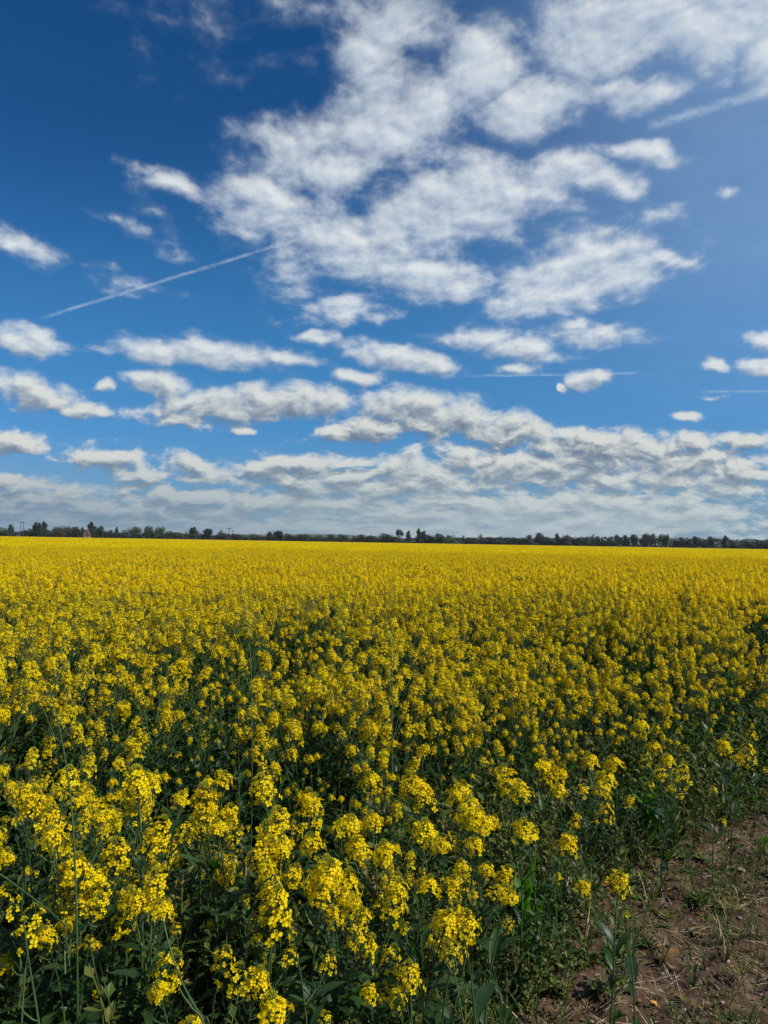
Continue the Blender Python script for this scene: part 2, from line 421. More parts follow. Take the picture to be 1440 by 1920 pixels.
def head_plan(rng, n, Rr, L):
    """flower places on a raceme: list of (matrix, base point on the axis)"""
    out = []
    for i in range(n):
        t = (i + rng.random() * .7) / n             # 0 at the top of the ring, 1 at its foot
        a = i * 2.39996 + rng.uniform(-.3, .3)
        r = Rr * (.42 + .5 * math.sin(min(1, .25 + t) * math.pi / 2) + .35 * t * t) * rng.uniform(.6, 1.3)
        z = -L * t * rng.uniform(.8, 1.3)
        d = Vector((math.cos(a), math.sin(a), 0))
        p = d * r + Vector((0, 0, z))
        nrm = (d * (.45 + .65 * t) + Vector((0, 0, .95 - .75 * t)) + Vector([rng.uniform(-.45, .45) for _ in range(3)])).normalized()
        s = rng.uniform(.85, 1.2)
        out.append((T(p) @ aim(nrm, rng.uniform(0, 6.28)) @ Matrix.Scale(s, 4), Vector((0, 0, z - r * .75)), p))
    return out
def bud_cluster(b, rng, n, Rr, z0, lod):
    for i in range(n):
        t = i / n; a = i * 2.4; r = Rr * math.sqrt(t) ; z = z0 + Rr * .7 * (1 - t)
        p = Vector((math.cos(a) * r, math.sin(a) * r, z)); ax = (p - Vector((0, 0, z0 - Rr * 1.2))).normalized()
        u = ax.orthogonal().normalized(); w = ax.cross(u); h = rng.uniform(.0035, .005); q = .0013
        if lod == 0:
            vs = [p + ax * h] + [p + (u * math.cos(k * 1.571) + w * math.sin(k * 1.571)) * q for k in range(4)] + [p - ax * h * .9]
            b.add(vs, [(0, 1, 2), (0, 2, 3), (0, 3, 4), (0, 4, 1), (5, 2, 1), (5, 3, 2), (5, 4, 3), (5, 1, 4)], 'bud')
        else:
            b.add([p + ax * h * 1.3, p + u * q * 2 - ax * h, p - u * q * 2 - ax * h], [(0, 1, 2)], 'bud')
def head_frame(rng, plan, Rr, L, lod, pods):
    """axis, pedicels, buds and young pods of a raceme (everything but the open flowers)"""
    b = MB(); A = L * 1.15 + (.10 if pods else .03)
    b.tube([(0, 0, -A), (0, 0, -L), (0, 0, .006)], [.0019, .0016, .001], 'stem', 4 if lod == 0 else 3)
    if lod == 0:
        for m, base, p in plan:
            b.tube([base, (base + p) / 2 + Vector((0, 0, -.002)), p], [.0007, .0006, .0007], 'stem', 3)
    bud_cluster(b, rng, 22 if lod == 0 else 8, Rr * .42, .004, lod)
    for i in range(pods):
        z = -L - .01 - .10 * i / max(1, pods); a = i * 2.4 + rng.random()
        d = Vector((math.cos(a), math.sin(a), 0)); q = Vector((0, 0, z)); l = rng.uniform(.02, .05)
        p1 = q + d * .014 + Vector((0, 0, .006)); p2 = p1 + d * l * .5 + Vector((0, 0, l * .75))
        if lod == 0: b.tube([q, p1, (p1 + p2) / 2 + d * .002, p2], [.0006, .0011, .0012, .0003], 'stem', 3)
        else: b.add([q, p1 + Vector((0, 0, .002)), p2], [(0, 1, 2)], 'stem')
    return b
def make_head(seed, n, Rr, L, pods=8):
    rng = random.Random(seed); plan = head_plan(rng, n, Rr, L)
    h = {'plan': plan, 'R': Rr, 'L': L, 'which': [rng.randrange(4) for _ in plan]}
    fr0 = head_frame(random.Random(seed + 1), plan, Rr, L, 0, pods)
    h['frame_me'] = fr0.mesh('flower_head')
    full = MB(); full.merge(fr0, Matrix())
    for (m, _, _), w in zip(plan, h['which']): full.merge(FLOWERS[w], m)
    h['full'] = full; h['full_me'] = full.mesh('flower_head')
    lo = MB(); lo.merge(head_frame(random.Random(seed + 1), plan, Rr, L, 1, pods // 2), Matrix())
    for (m, _, _), w in zip(plan, h['which']): lo.merge(FLOWERS1[w], m @ Matrix.Scale(1.12, 4))
    h['low'] = lo
    return h
HEADS = [make_head(20, 46, .022, .038), make_head(21, 54, .025, .052), make_head(22, 34, .020, .026), make_head(23, 58, .025, .070),
         make_head(24, 40, .024, .034), make_head(25, 42, .021, .060)]
SPARSE = [make_head(30, 15, .020, .034, 6), make_head(31, 8, .016, .022, 4), make_head(32, 24, .025, .060, 9)]
BUDS = [make_head(40, 0, .020, .012, 3), make_head(41, 3, .018, .012, 3)]

def leaf_mb(rng, L, W, mat, lod=0, lobed=False):
    """a leaf lying along +Y from the origin, arching down"""
    b = MB(); n = 7 if lod == 0 else 3; bend = rng.uniform(.25, .9); tw = rng.uniform(-.4, .4)
    vs, fs = [], []
    for i in range(n + 1):
        t = i / n
        w = W * (math.sin(math.pi * min(1, t * .92 + .08)) ** .7) * (1.0 if not lobed else (1 + .35 * math.sin(t * 17)))
        if i == n: w = W * .03
        y = L * t * (1 - .12 * bend * t); z = L * (.25 * t - bend * .55 * t * t)
        f = .35 * w; ro = tw * t; wv = .12 * W * math.sin(t * 11 + 1)
        vs += [(-w * math.cos(ro), y, z + f - w * math.sin(ro) + wv), (0, y, z), (w * math.cos(ro), y, z + f + w * math.sin(ro) - wv)]
    for i in range(n):
        o = i * 3; fs += [(o, o + 1, o + 4, o + 3), (o + 1, o + 2, o + 5, o + 4)]
    b.add(vs, fs, mat); return b
_r = random.Random(9)
LEAF_BIG = [leaf_mb(_r, _r.uniform(.09, .15), _r.uniform(.014, .026), 'leaf', 0, True) for _ in range(4)]
LEAF_MID = [leaf_mb(_r, _r.uniform(.06, .11), _r.uniform(.007, .012), 'leaf') for _ in range(4)]
LEAF_BIG_ME = [l.mesh('leaf', True) for l in LEAF_BIG]; LEAF_MID_ME = [l.mesh('leaf', True) for l in LEAF_MID]
_r = random.Random(9)
LEAF_BIG1 = [leaf_mb(_r, _r.uniform(.09, .15), _r.uniform(.014, .026), 'leaf', 1) for _ in range(4)]
LEAF_MID1 = [leaf_mb(_r, _r.uniform(.06, .11), _r.uniform(.007, .012), 'leaf', 1) for _ in range(4)]

def plant_plan(rng, H, heads, lean=(0, 0), sparse=.15, sidespan=(.45, .95), lower=12):
    """a plant of height H whose main raceme tops out at (0,0,H) + lean; heads: number of side branches with a raceme"""
    P = {'stems': [], 'heads': [], 'leaves': []}
    lx, ly = lean
    def main(t):
        return Vector((lx * t * t + .012 * math.sin(t * 5 + lx * 40) * t, ly * t * t + .012 * math.cos(t * 4) * t - .012 * t, H * t))
    A = .12
    tt = 1 - A / H
    P['stems'].append(([main(tt * i / 6) for i in range(7)], [.0042 - .0025 * i / 6 for i in range(7)]))
    d = (main(1) - main(tt)).normalized()
    P['heads'].append((T(main(1)) @ aim(d, rng.uniform(0, 6.28)), 1.0, 'main'))
    P['stems'][0][0].append(main(.99)); P['stems'][0][1].append(.0014)
    for i in range(heads):
        t0 = rng.uniform(*[.42, .78]); q = main(t0); a = i * 2.4 + rng.uniform(-.5, .5)
        top = H * rng.uniform(*sidespan) - .03
        top = max(top, q.z + .10)
        sp = (top - q.z) * rng.uniform(.30, .60) + .02
        e = q + Vector((math.cos(a) * sp, math.sin(a) * sp, top - q.z))
        m = q + Vector((math.cos(a) * sp * .68, math.sin(a) * sp * .68, (top - q.z) * .42))
        k = [q * (1 - s) ** 2 + m * 2 * s * (1 - s) + e * s * s for s in (0, .25, .5, .75, .98)]
        P['stems'].append((k, [.0030, .0026, .0021, .0017, .0013]))
        dd = (k[-1] - k[-2]).normalized()
        P['heads'].append((T(e) @ aim(dd, rng.uniform(0, 6.28)), rng.uniform(.6, 1.22), 'sparse' if rng.random() < sparse else ('bud' if rng.random() < .12 else 'side')))
        P['leaves'].append((T(q) @ Matrix.Rotation(a - 1.57, 4, 'Z') @ Matrix.Rotation(rng.uniform(.1, .7), 4, 'X'), 'mid', rng.randrange(4), rng.uniform(.7, 1.3)))
        if rng.random() < .6:
            s = rng.uniform(.3, .7); p = k[1] if s < .5 else k[2]
            P['leaves'].append((T(p) @ Matrix.Rotation(rng.uniform(0, 6.28), 4, 'Z') @ Matrix.Rotation(rng.uniform(.3, .9), 4, 'X'), 'mid', rng.randrange(4), rng.uniform(.4, .8)))
    for i in range(lower):
        t = rng.uniform(.06, .68); a = rng.uniform(0, 6.28); big = t < .42 or rng.random() < .15
        P['leaves'].append((T(main(t)) @ Matrix.Rotation(a, 4, 'Z') @ Matrix.Rotation(rng.uniform(.0, .9), 4, 'X'), 'big' if big else 'mid', rng.randrange(4), rng.uniform(.7, 1.25) * (1 if big else 1.3)))
    return P
def pick_head(rng, kind):
    if kind == 'sparse': return rng.choice(SPARSE)
    if kind == 'bud': return rng.choice(BUDS)
    return rng.choice(HEADS)
def stem_mb(P, n=5):
    b = MB()
    for pts, rad in P['stems']: b.tube(pts, rad, 'stem', n)
    return b
def joined(P, rng, lod):
    b = stem_mb(P, 4 if lod == 0 else 3)
    for mx, s, kind in P['heads']:
        h = pick_head(rng, kind); b.merge(h['full'] if lod == 0 else h['low'], mx @ Matrix.Scale(s, 4))
    for mx, kind, w, s in P['leaves']:
        src = (LEAF_BIG if lod == 0 else LEAF_BIG1) if kind == 'big' else (LEAF_MID if lod == 0 else LEAF_MID1)
        b.merge(src[w], mx @ Matrix.Scale(s, 4))
    return b

# ---- plants built one by one, each with its parts
def plant_object(P, loc, rz, rng, label, detail, stem_me=None, scale=1.0, headsize=1.0, main_head=None, tilt=None, group=None):
    root = empty('rapeseed_plant', loc, rz); root.scale = (scale,) * 3
    tag(root, label, 'rapeseed plant', group or 'rapeseed plants standing in the near part of the crop')
    mobj('stem', stem_me or stem_mb(P).mesh('stem', True), root)
    for i, (mx, s, kind) in enumerate(P['heads']):
        h = main_head if (i == 0 and main_head) else pick_head(rng, kind)
        hs = s * (headsize if i == 0 else max(.8, min(1.1, headsize)))
        m = mx @ Matrix.Scale(hs, 4)
        if detail and i < 2:
            ho = mobj('flower_head', h['frame_me'], root, m)
            for (fm, _, _), w in zip(h['plan'], h['which']): mobj('flower', FLOWER_ME[w], ho, fm)
        else: mobj('flower_head', h['full_me'], root, m)
    for mx, kind, w, s in P['leaves']:
        mobj('leaf', (LEAF_BIG_ME if kind == 'big' else LEAF_MID_ME)[w], root, mx @ Matrix.Scale(s, 4))
    return root

# nearest heads, as they stand in the photograph: pixel of the head's middle, its width, then what is said of it
HERO = [
 (292,1846,32,'small half-open head alone low in the frame, left of a long slanting stalk'),
 (368,1908,36,'head cut by the frame bottom, at the foot of a slanting stalk'),
 (420,1801,33,'loose greenish yellow head low in the frame, above a cluster of three'),
 (451,1836,36,'pair of ragged flower clumps between a greenish head and the bottom edge'),
 (486,1860,42,'fringed yellow head just left of the big round head at the bottom edge'),
 (524,1889,54,'big round head at the bottom edge of the photo, green buds at its crown'),
 (599,1906,20,'tiny yellow tuft at the bottom edge right of the big round head'),
 (698,1834,28,'small drooping head in the dark, lower middle, left of a round dense head'),
 (777,1832,38,'compact round head alone over dark leaves in the lower middle'),
 (744,1721,42,'upright oval head on a bare slanting stalk, lower middle'),
 (832,1731,46,'left half of a broad double head at the edge of the bare soil'), (866,1735,46,'right half of a broad double head at the edge of the bare soil'),
 (833,1783,22,None), (856,1768,20,None),
 (675,1725,26,None), (671,1764,38,'ragged head with a long lower tail, below the middle of the photo'),
 (524,1738,56,'tall column of yellow flowers hanging over the dark lower left centre'), (515,1676,44,None), (505,1650,34,None), (548,1775,20,None),
 (590,1640,60,None), (614,1664,56,None), (648,1660,50,None), (600,1690,36,None), (636,1690,36,None), (618,1725,28,None), (655,1705,30,None),
 (800,1664,38,'rounded head with a hollow centre, standing clear right of the middle'), (763,1630,20,None), (857,1618,28,None), (882,1664,18,None),
 (914,1639,30,None), (950,1676,32,'thin drooping head just left of the bright green young leaves'),
 (985,1549,45,'full yellow head above the bright green young leaves'), (801,1545,44,None), (815,1575,36,None), (889,1532,44,None), (893,1572,36,None), (860,1490,50,None), (870,1515,44,None),
 (916,1534,26,None), (702,1538,40,None), (717,1599,46,None), (652,1550,50,None), (660,1590,46,None), (500,1570,64,None), (503,1610,54,None), (535,1580,40,None), (576,1580,45,None), (572,1490,50,None),
 (590,1520,44,None), (614,1615,52,None), (488,1473,46,None), (526,1534,40,None), (765,1473,56,None), (790,1500,44,None), (687,1465,56,None), (946,1458,46,None), (965,1475,36,None),
 (8,1589,32,None), (12,1686,40,'sparse head cut by the left edge of the photo'), (42,1499,40,None), (72,1510,48,None), (88,1545,46,None), (95,1570,44,None), (127,1464,40,None), (128,1582,30,None),
 (143,1640,50,'left part of the large full head in the lower left'), (170,1662,54,'right part of the large full head in the lower left'), (150,1690,44,None), (182,1690,34,None),
 (226,1594,46,'neat domed head with green crown above the large full head, lower left'), (243,1620,22,None),
 (245,1668,40,'left one of two neighbouring heads right of the large full head'), (302,1662,42,'tall conical head with green tip, right one of two neighbours, lower left'), (296,1695,34,None), (256,1690,34,None),
 (78,1730,44,'loose head of few large flowers on an arching stalk, lower left'), (88,1760,28,None), (132,1738,24,None), (163,1769,17,'single flower at the end of an arching stalk, lower left'),
 (326,1735,18,None), (375,1516,48,None), (388,1540,44,None), (410,1551,34,None), (430,1533,34,None), (257,1465,56,None), (265,1486,40,None), (257,1520,36,None), (194,1533,28,None), (335,1499,30,None), (427,1464,32,None),
 (1064,1582,36,'neat round head standing alone over weeds, right of centre'), (1165,1640,34,'last lone head on the bare soil, lower right'), (1040,1643,18,None), (1177,1701,12,'tiny lone yellow flower low on the bare soil'),
 (1006,1549,18,None), (1046,1455,33,None), (1046,1480,28,None), (1015,1432,36,None), (1150,1429,50,'bright twin head at the edge of the green weeds, right side'), (1140,1460,36,None), (1128,1478,28,None), (1226,1432,22,None),
 (1244,1417,25,None), (1275,1450,28,'ragged head before a patch of brown leaves, right side'), (1214,1466,18,None), (1095,1484,20,None), (1098,1411,34,None), (1202,1362,28,None), (1217,1393,26,None), (1330,1477,12,None),
 (1357,1390,25,None), (1397,1411,28,'loose head near the right edge above green leaves'), (1406,1365,22,None), (1306,1316,18,None), (1235,1326,22,None),
]
REGION_H = lambda px, py: None
PLACED = []
def build_heroes():
    rng = random.Random(77)
    taken = []
    for k, (px, py, w, txt) in enumerate(HERO):
        # height of the head's middle: low in front, higher further in
        g = at_height(px, py, .75)
        s = edge_dist(g.x, g.y)
        h = .62 + .16 * sm(0, .8, s) + .10 * sm(1900, 1450, py) * sm(0, .8, s) + rng.uniform(-.05, .05)
        if px > 1000: h = .55 + rng.uniform(-.06, .05)
        if w < 20: h -= .08
        c = at_height(px, py, h); d = c.length
        size = w / FPX * (c - Vector((0, 0, CAM_H))).length
        if w < 24: mh = rng.choice(SPARSE[:2]); nom = .046
        elif txt and ('sparse' in txt or 'loose' in txt or 'ragged' in txt): mh = SPARSE[2]; nom = .056
        elif txt and any(q in txt for q in ('tall', 'upright', 'conical', 'column')): mh = rng.choice((HEADS[3], HEADS[5])); nom = 2 * mh['R'] + .012
        else: mh = HEADS[rng.choice((0, 1, 2, 4))]; nom = 2 * mh['R'] + .014
        hs = max(.55, min(1.65, size / nom))
        H = h + mh['L'] * hs * .55
        lean = (rng.uniform(-.12, .12), rng.uniform(-.10, .06))
        n = rng.choice([0, 0, 1, 1]) if py > 1640 or px > 1000 else rng.choice([0, 1, 2])
        P = plant_plan(rng, H, n, lean, .75, (.45, .80), 12 if w >= 20 else 4)
        P['leaves'] = [(m, kd, wi, sc * ((.55 if px > 800 else .72) if kd == 'big' else 1.1)) for m, kd, wi, sc in P['leaves']]
        # tip of the plan sits at lean; put it on the pixel
        base = Vector((c.x - lean[0], c.y - lean[1], 0)); base.z = soil_z(base.x, base.y) - .01
        look = 'tiny' if w < 20 else 'small' if w < 30 else 'middling' if w < 44 else 'large'
        label = 'rapeseed plant with its ' + txt if txt else 'x'
        label = ' '.join(label.split()[:16])
        po = plant_object(P, base, 0, rng, label, py > 1560, headsize=hs, main_head=mh)
        PLACED.append((po, px, py, look, txt))
        taken.append((base.x, base.y))
    return taken
TAKEN = build_heroes()

# ---- the rest of the crop
def crop_height(x, y):
    s = edge_dist(x, y)
    h = .50 + .28 * sm(0, 1.0, s) + .20 * sm(.8, 3.0, s)
    h += .13 * mnoise.noise(Vector((x * .7, y * .7, 1))) + .08 * mnoise.noise(Vector((x * 2.6, y * 2.6, 7)))
    return h
VAR0, VAR1 = [], []
PLANS = []
for i in range(9):
    rng = random.Random(300 + i)
    PLANS.append((plant_plan(rng, 1.0, [6, 7, 8, 9, 7, 8, 10, 5, 8][i], (rng.uniform(-.12, .12), rng.uniform(-.12, .12)), .22, (.74, 1.03), 18), rng))
GREEN = [plant_plan(random.Random(400 + i), 1.0, 3, (.08, .05), 1.0, (.5, .8), 26) for i in range(3)]

def crop_points():
    """seed points for the crop from the camera out, ordered near to far"""
    rng = random.Random(3); pts = []
    def inside(x, y, r0, r1):
        r = math.hypot(x, y)
        return r0 <= r < r1 and y > .2 and abs(math.atan2(x, y)) < R(44)
    def jit(r0, r1, step):
        n = int(r1 / step) + 1
        for i in range(-n, n):
            for j in range(0, n):
                x = (i + rng.random()) * step; y = (j + rng.random()) * step
                if inside(x, y, r0, r1): yield x, y
    near = []
    for x, y in jit(1.95, 16, .24):
        s = edge_dist(x, y)
        if s < 0.05: continue
        if rng.random() < hole(x, y): continue
        if s < .8 and rng.random() > .35 + s * .75: continue
        dn = mnoise.noise(Vector((x * .75, y * .75, 12)))
        if y < 7 and dn < -.10 and rng.random() < .8: continue
        if math.hypot(x, y) < 3.2 and min(math.hypot(x - a, y - b) for a, b in TAKEN) < .10: continue
        near.append((x, y))
    for x, y in jit(3.2, 16, .29):
        if edge_dist(x, y) > .6 and rng.random() > hole(x, y) and mnoise.noise(Vector((x * .6, y * .6, 30))) > (-.22 if y > 6 else .05): near.append((x, y))
    near.sort(key=lambda p: math.hypot(*p))
    mid = list(jit(16, 42, .25))
    return near, mid, jit
near_pts, mid_pts, jit = crop_points()
near_pts_seen = [p for p in near_pts if abs(math.atan2(p[0], p[1])) < R(29.5)]
N_IND = 300 - len(HERO)
ind = near_pts_seen[:N_IND]; ind_set = set(ind)
STEM_ME = [stem_mb(P).mesh('stem', True) for P, _ in PLANS]
LANDMARKS = [(0, 'left edge of the horizon'), (41, 'twin poles'), (74, 'trio of pointed trees'), (120, 'broad olive trees'), (160, 'brick house'), (205, 'tallest dark trees'), (241, 'single wooden pole'),
 (277, 'three round green trees'), (323, 'flat-topped dark bush'), (362, 'dark conical tree'), (395, 'bare crown'), (429, 'tall single pole'), (480, 'distant mast'), (522, 'dark round pair'), (590, 'far hills'),
 (655, 'thin green clump'), (720, 'middle of the horizon'), (785, 'tallest pointed tree'), (842, 'light green bush'), (885, 'two bare round trees'), (950, 'low green scrub'), (1012, 'feathery green tree'),
 (1058, 'slim green tree'), (1112, 'high bare oak'), (1165, 'start of the green wood'), (1210, 'middle of the green wood'), (1250, 'end of the green wood'), (1305, 'dark woodland'), (1350, 'pointed dark tree'), (1398, 'spreading bare tree'), (1440, 'right edge of the horizon')]
ORD = 'lowest,second,third,fourth,fifth,sixth,seventh,eighth,ninth,tenth,eleventh,twelfth,thirteenth,fourteenth,fifteenth,sixteenth,seventeenth,eighteenth,nineteenth,twentieth,highest'.split(',')
def write_labels():
    """each plant is named by the landmark on the horizon above it and its turn, counted up from the bottom of the photo"""
    cols = {}
    for e in PLACED: cols.setdefault(min(range(len(LANDMARKS)), key=lambda i: abs(LANDMARKS[i][0] - e[1])), []).append(e)
    for i, es in cols.items():
        es.sort(key=lambda e: -e[2])
        for j, (o, px, py, look, txt) in enumerate(es):
            if txt: continue
            n = ORD[min(j, 20)]
            if j >= 20: n = ['twenty first', 'twenty second', 'twenty third', 'twenty fourth', 'twenty fifth'][min(j - 20, 4)]
            o['label'] = ('%s-headed rapeseed plant, %s below the %s' if j == 0 else '%s-headed rapeseed plant, %s one up from the bottom below the %s') % (look, n, LANDMARKS[i][1])
def build_individuals():
    rng = random.Random(8)
    ci = CAM_M.inverted()
    for x, y in ind:
        i = rng.randrange(len(PLANS)); P = PLANS[i][0]; h = crop_height(x, y)
        rz = rng.uniform(0, 6.28); tp = Matrix.Rotation(rz, 4, 'Z') @ (P['heads'][0][0].translation * h) + Vector((x, y, 0))
        q = ci @ tp
        po = plant_object(P, (x, y, soil_z(x, y) - .01), rz, random.Random(int(x * 1e4)), 'x', False,
                     stem_me=STEM_ME[i], scale=h, headsize=1.1, group='branching rapeseed plants inside the dense nearer crop')
        PLACED.append((po, 720 + FPX * q.x / -q.z, 960 - FPX * q.y / -q.z, 'many', None))
build_individuals()
write_labels()

def hidden_collection(name, meshes):
    c = bpy.data.collections.new(name)
    for i, me in enumerate(meshes):
        o = bpy.data.objects.new('%s_%02d' % (name, i), me); c.objects.link(o)
    return c
def scatter(name, label, pts, coll, cat=None):
    """pts: (x, y, z, rotz, tiltx, tilty, scale, index); ONE object that instances the collection's meshes on its points"""
    me = bpy.data.meshes.new(name); me.from_pydata([p[:3] for p in pts], [], [])
    a = me.attributes.new('rot', 'FLOAT_VECTOR', 'POINT'); a.data.foreach_set('vector', np.array([(p[4], p[5], p[3]) for p in pts], 'f').ravel())
    a = me.attributes.new('scl', 'FLOAT', 'POINT'); a.data.foreach_set('value', np.array([p[6] for p in pts], 'f'))
    a = me.attributes.new('idx', 'INT', 'POINT'); a.data.foreach_set('value', np.array([p[7] for p in pts], 'i'))
    o = mobj(name, me); tag(o, label, cat, kind='stuff')
    g = bpy.data.node_groups.new(name, 'GeometryNodeTree')
    g.interface.new_socket('Geometry', in_out='INPUT', socket_type='NodeSocketGeometry')
    g.interface.new_socket('Geometry', in_out='OUTPUT', socket_type='NodeSocketGeometry')
    N, Lk = g.nodes, g.links
    gi, go = N.new('NodeGroupInput'), N.new('NodeGroupOutput')
    ci = N.new('GeometryNodeCollectionInfo'); ci.inputs['Collection'].default_value = coll
    ci.inputs['Separate Children'].default_value = True; ci.inputs['Reset Children'].default_value = True
    ip = N.new('GeometryNodeInstanceOnPoints'); ip.inputs['Pick Instance'].default_value = True
    def attr(n, t):
        q = N.new('GeometryNodeInputNamedAttribute'); q.data_type = t; q.inputs['Name'].default_value = n
        return next(s for s in q.outputs if s.enabled and s.name == 'Attribute')
    er = N.new('FunctionNodeEulerToRotation')
    Lk.new(attr('rot', 'FLOAT_VECTOR'), er.inputs[0]); Lk.new(er.outputs[0], ip.inputs['Rotation'])
    Lk.new(attr('scl', 'FLOAT'), ip.inputs['Scale']); Lk.new(attr('idx', 'INT'), ip.inputs['Instance Index'])
    Lk.new(gi.outputs[0], ip.inputs['Points']); Lk.new(ci.outputs['Instances'], ip.inputs['Instance'])
    Lk.new(ip.outputs[0], go.inputs[0])
    md = o.modifiers.new('scatter', 'NODES'); md.node_group = g
    return o

def build_crop():
    rng = random.Random(21)
    c0 = hidden_collection('crop_plant', [joined(P, random.Random(500 + i), 0).mesh('crop_plant') for i, (P, _) in enumerate(PLANS)]
                           + [joined(P, random.Random(510 + i), 0).mesh('crop_green_plant') for i, P in enumerate(GREEN)])
    c1 = hidden_collection('crop_plant_plain', [joined(P, random.Random(500 + i), 1).mesh('crop_plant_plain') for i, (P, _) in enumerate(PLANS)])
    pts0, pts1 = [], []
    for x, y in near_pts:
        if (x, y) in ind_set: continue
        h = crop_height(x, y) * rng.uniform(.88, 1.06) * (1.14 if rng.random() < .08 else 1); r = math.hypot(x, y)
        q = (x, y, soil_z(x, y) - .01, rng.uniform(0, 6.28), rng.uniform(-.06, .06), rng.uniform(-.06, .06), h)
        if r < 9: pts0.append(q + (rng.randrange(9),))
        else: pts1.append(q + (rng.randrange(9),))
    # greener shoots between the flowering plants, in the nearer rows
    for x, y in jit(1.0, 9, .155):
        s = edge_dist(x, y)
        if s < .05 or rng.random() > .4 + s or rng.random() < hole(x, y): continue
        pts0.append((x, y, soil_z(x, y) - .01, rng.uniform(0, 6.28), rng.uniform(-.1, .1), rng.uniform(-.1, .1), crop_height(x, y) * rng.uniform(.5, .82), 9 + rng.randrange(3)))
    b0 = []
    for v in range(3):
        q = random.Random(820 + v); b = MB()
        for _ in range(26):
            m_ = T((q.uniform(-.12, .12), q.uniform(-.12, .12), q.uniform(.01, .16))) @ Matrix.Rotation(q.uniform(0, 6.28), 4, 'Z') @ Matrix.Rotation(q.uniform(.1, 1.1), 4, 'X')
            b.merge(q.choice(LEAF_BIG1), m_ @ Matrix.Scale(q.uniform(.6, 1.1), 4))
        b0.append(b.mesh('undergrowth'))
    cu = hidden_collection('undergrowth', b0); ptu = []
    for x, y in jit(.9, 7, .15):
        s_ = edge_dist(x, y)
        if s_ < .12 or rng.random() > .3 + s_ * 1.4: continue
        ptu.append((x, y, soil_z(x, y), rng.uniform(0, 6.28), 0, 0, rng.uniform(.7, 1.2), rng.randrange(3)))
    scatter('undergrowth', 'dark lower leaves covering the ground beneath the crop', ptu, cu)
    scatter('rapeseed_crop_near', 'mass of yellow and green rapeseed plants behind and between the nearest ones', pts0, c0)
    for x, y in mid_pts:
        pts1.append((x, y, 0, rng.uniform(0, 6.28), rng.uniform(-.06, .06), rng.uniform(-.06, .06), crop_height(x, y) * rng.uniform(.92, 1.1), rng.randrange(9)))
    scatter('rapeseed_crop_middle', 'solid yellow band of blooming rapeseed beyond the nearer rows', pts1, c1)
    # far tiles: heads only, over a dull green bed
    tiles = []
    for v in range(5):
        q = random.Random(700 + v); b = MB()
        for _ in range(520):
            x, y = q.uniform(-1.3, 1.3), q.uniform(-1.3, 1.3); z = 1.0 + q.gauss(0, .06) - abs(q.gauss(0, .05)); s = q.uniform(.022, .05)
            for _ in range(4):
                n = Vector((q.uniform(-1, 1), q.uniform(-1, 1), q.uniform(.0, 1))).normalized(); u = n.orthogonal().normalized(); w = n.cross(u)
                c = Vector((x + q.uniform(-s, s), y + q.uniform(-s, s), z + q.uniform(-s * 1.4, s * 1.2)))
                b.add([c - u * s * .7, c + w * s * .6, c + u * s * .7, c - w * s * .6], [(0, 1, 2, 3)], 'petal')
        for _ in range(260):
            x, y = q.uniform(-1.3, 1.3), q.uniform(-1.3, 1.3); z = q.uniform(.55, .98); s = q.uniform(.03, .08); a = q.uniform(0, 3.14)
            d = Vector((math.cos(a), math.sin(a), 0)) * s
            b.add([Vector((x, y, z - s * 2)) - d, Vector((x, y, z - s * 2)) + d, Vector((x, y, z + s))], [(0, 1, 2)], 'leaf')
        tiles.append(b.mesh('crop_tile'))
    c2 = hidden_collection('crop_tile', tiles)
    pts2 = []
    for r0, r1 in ((41, 445),):
        for x, y in jit(r0, r1, 2.3):
            if y < 406: pts2.append((x, y, .0, rng.choice((0, 1.5708, 3.1416, 4.7124)) + rng.uniform(-.2, .2), 0, 0, rng.uniform(.96, 1.04), rng.randrange(5)))
    scatter('rapeseed_crop_far', 'yellow crop stretching to the hedge on the horizon', pts2, c2)
build_crop()

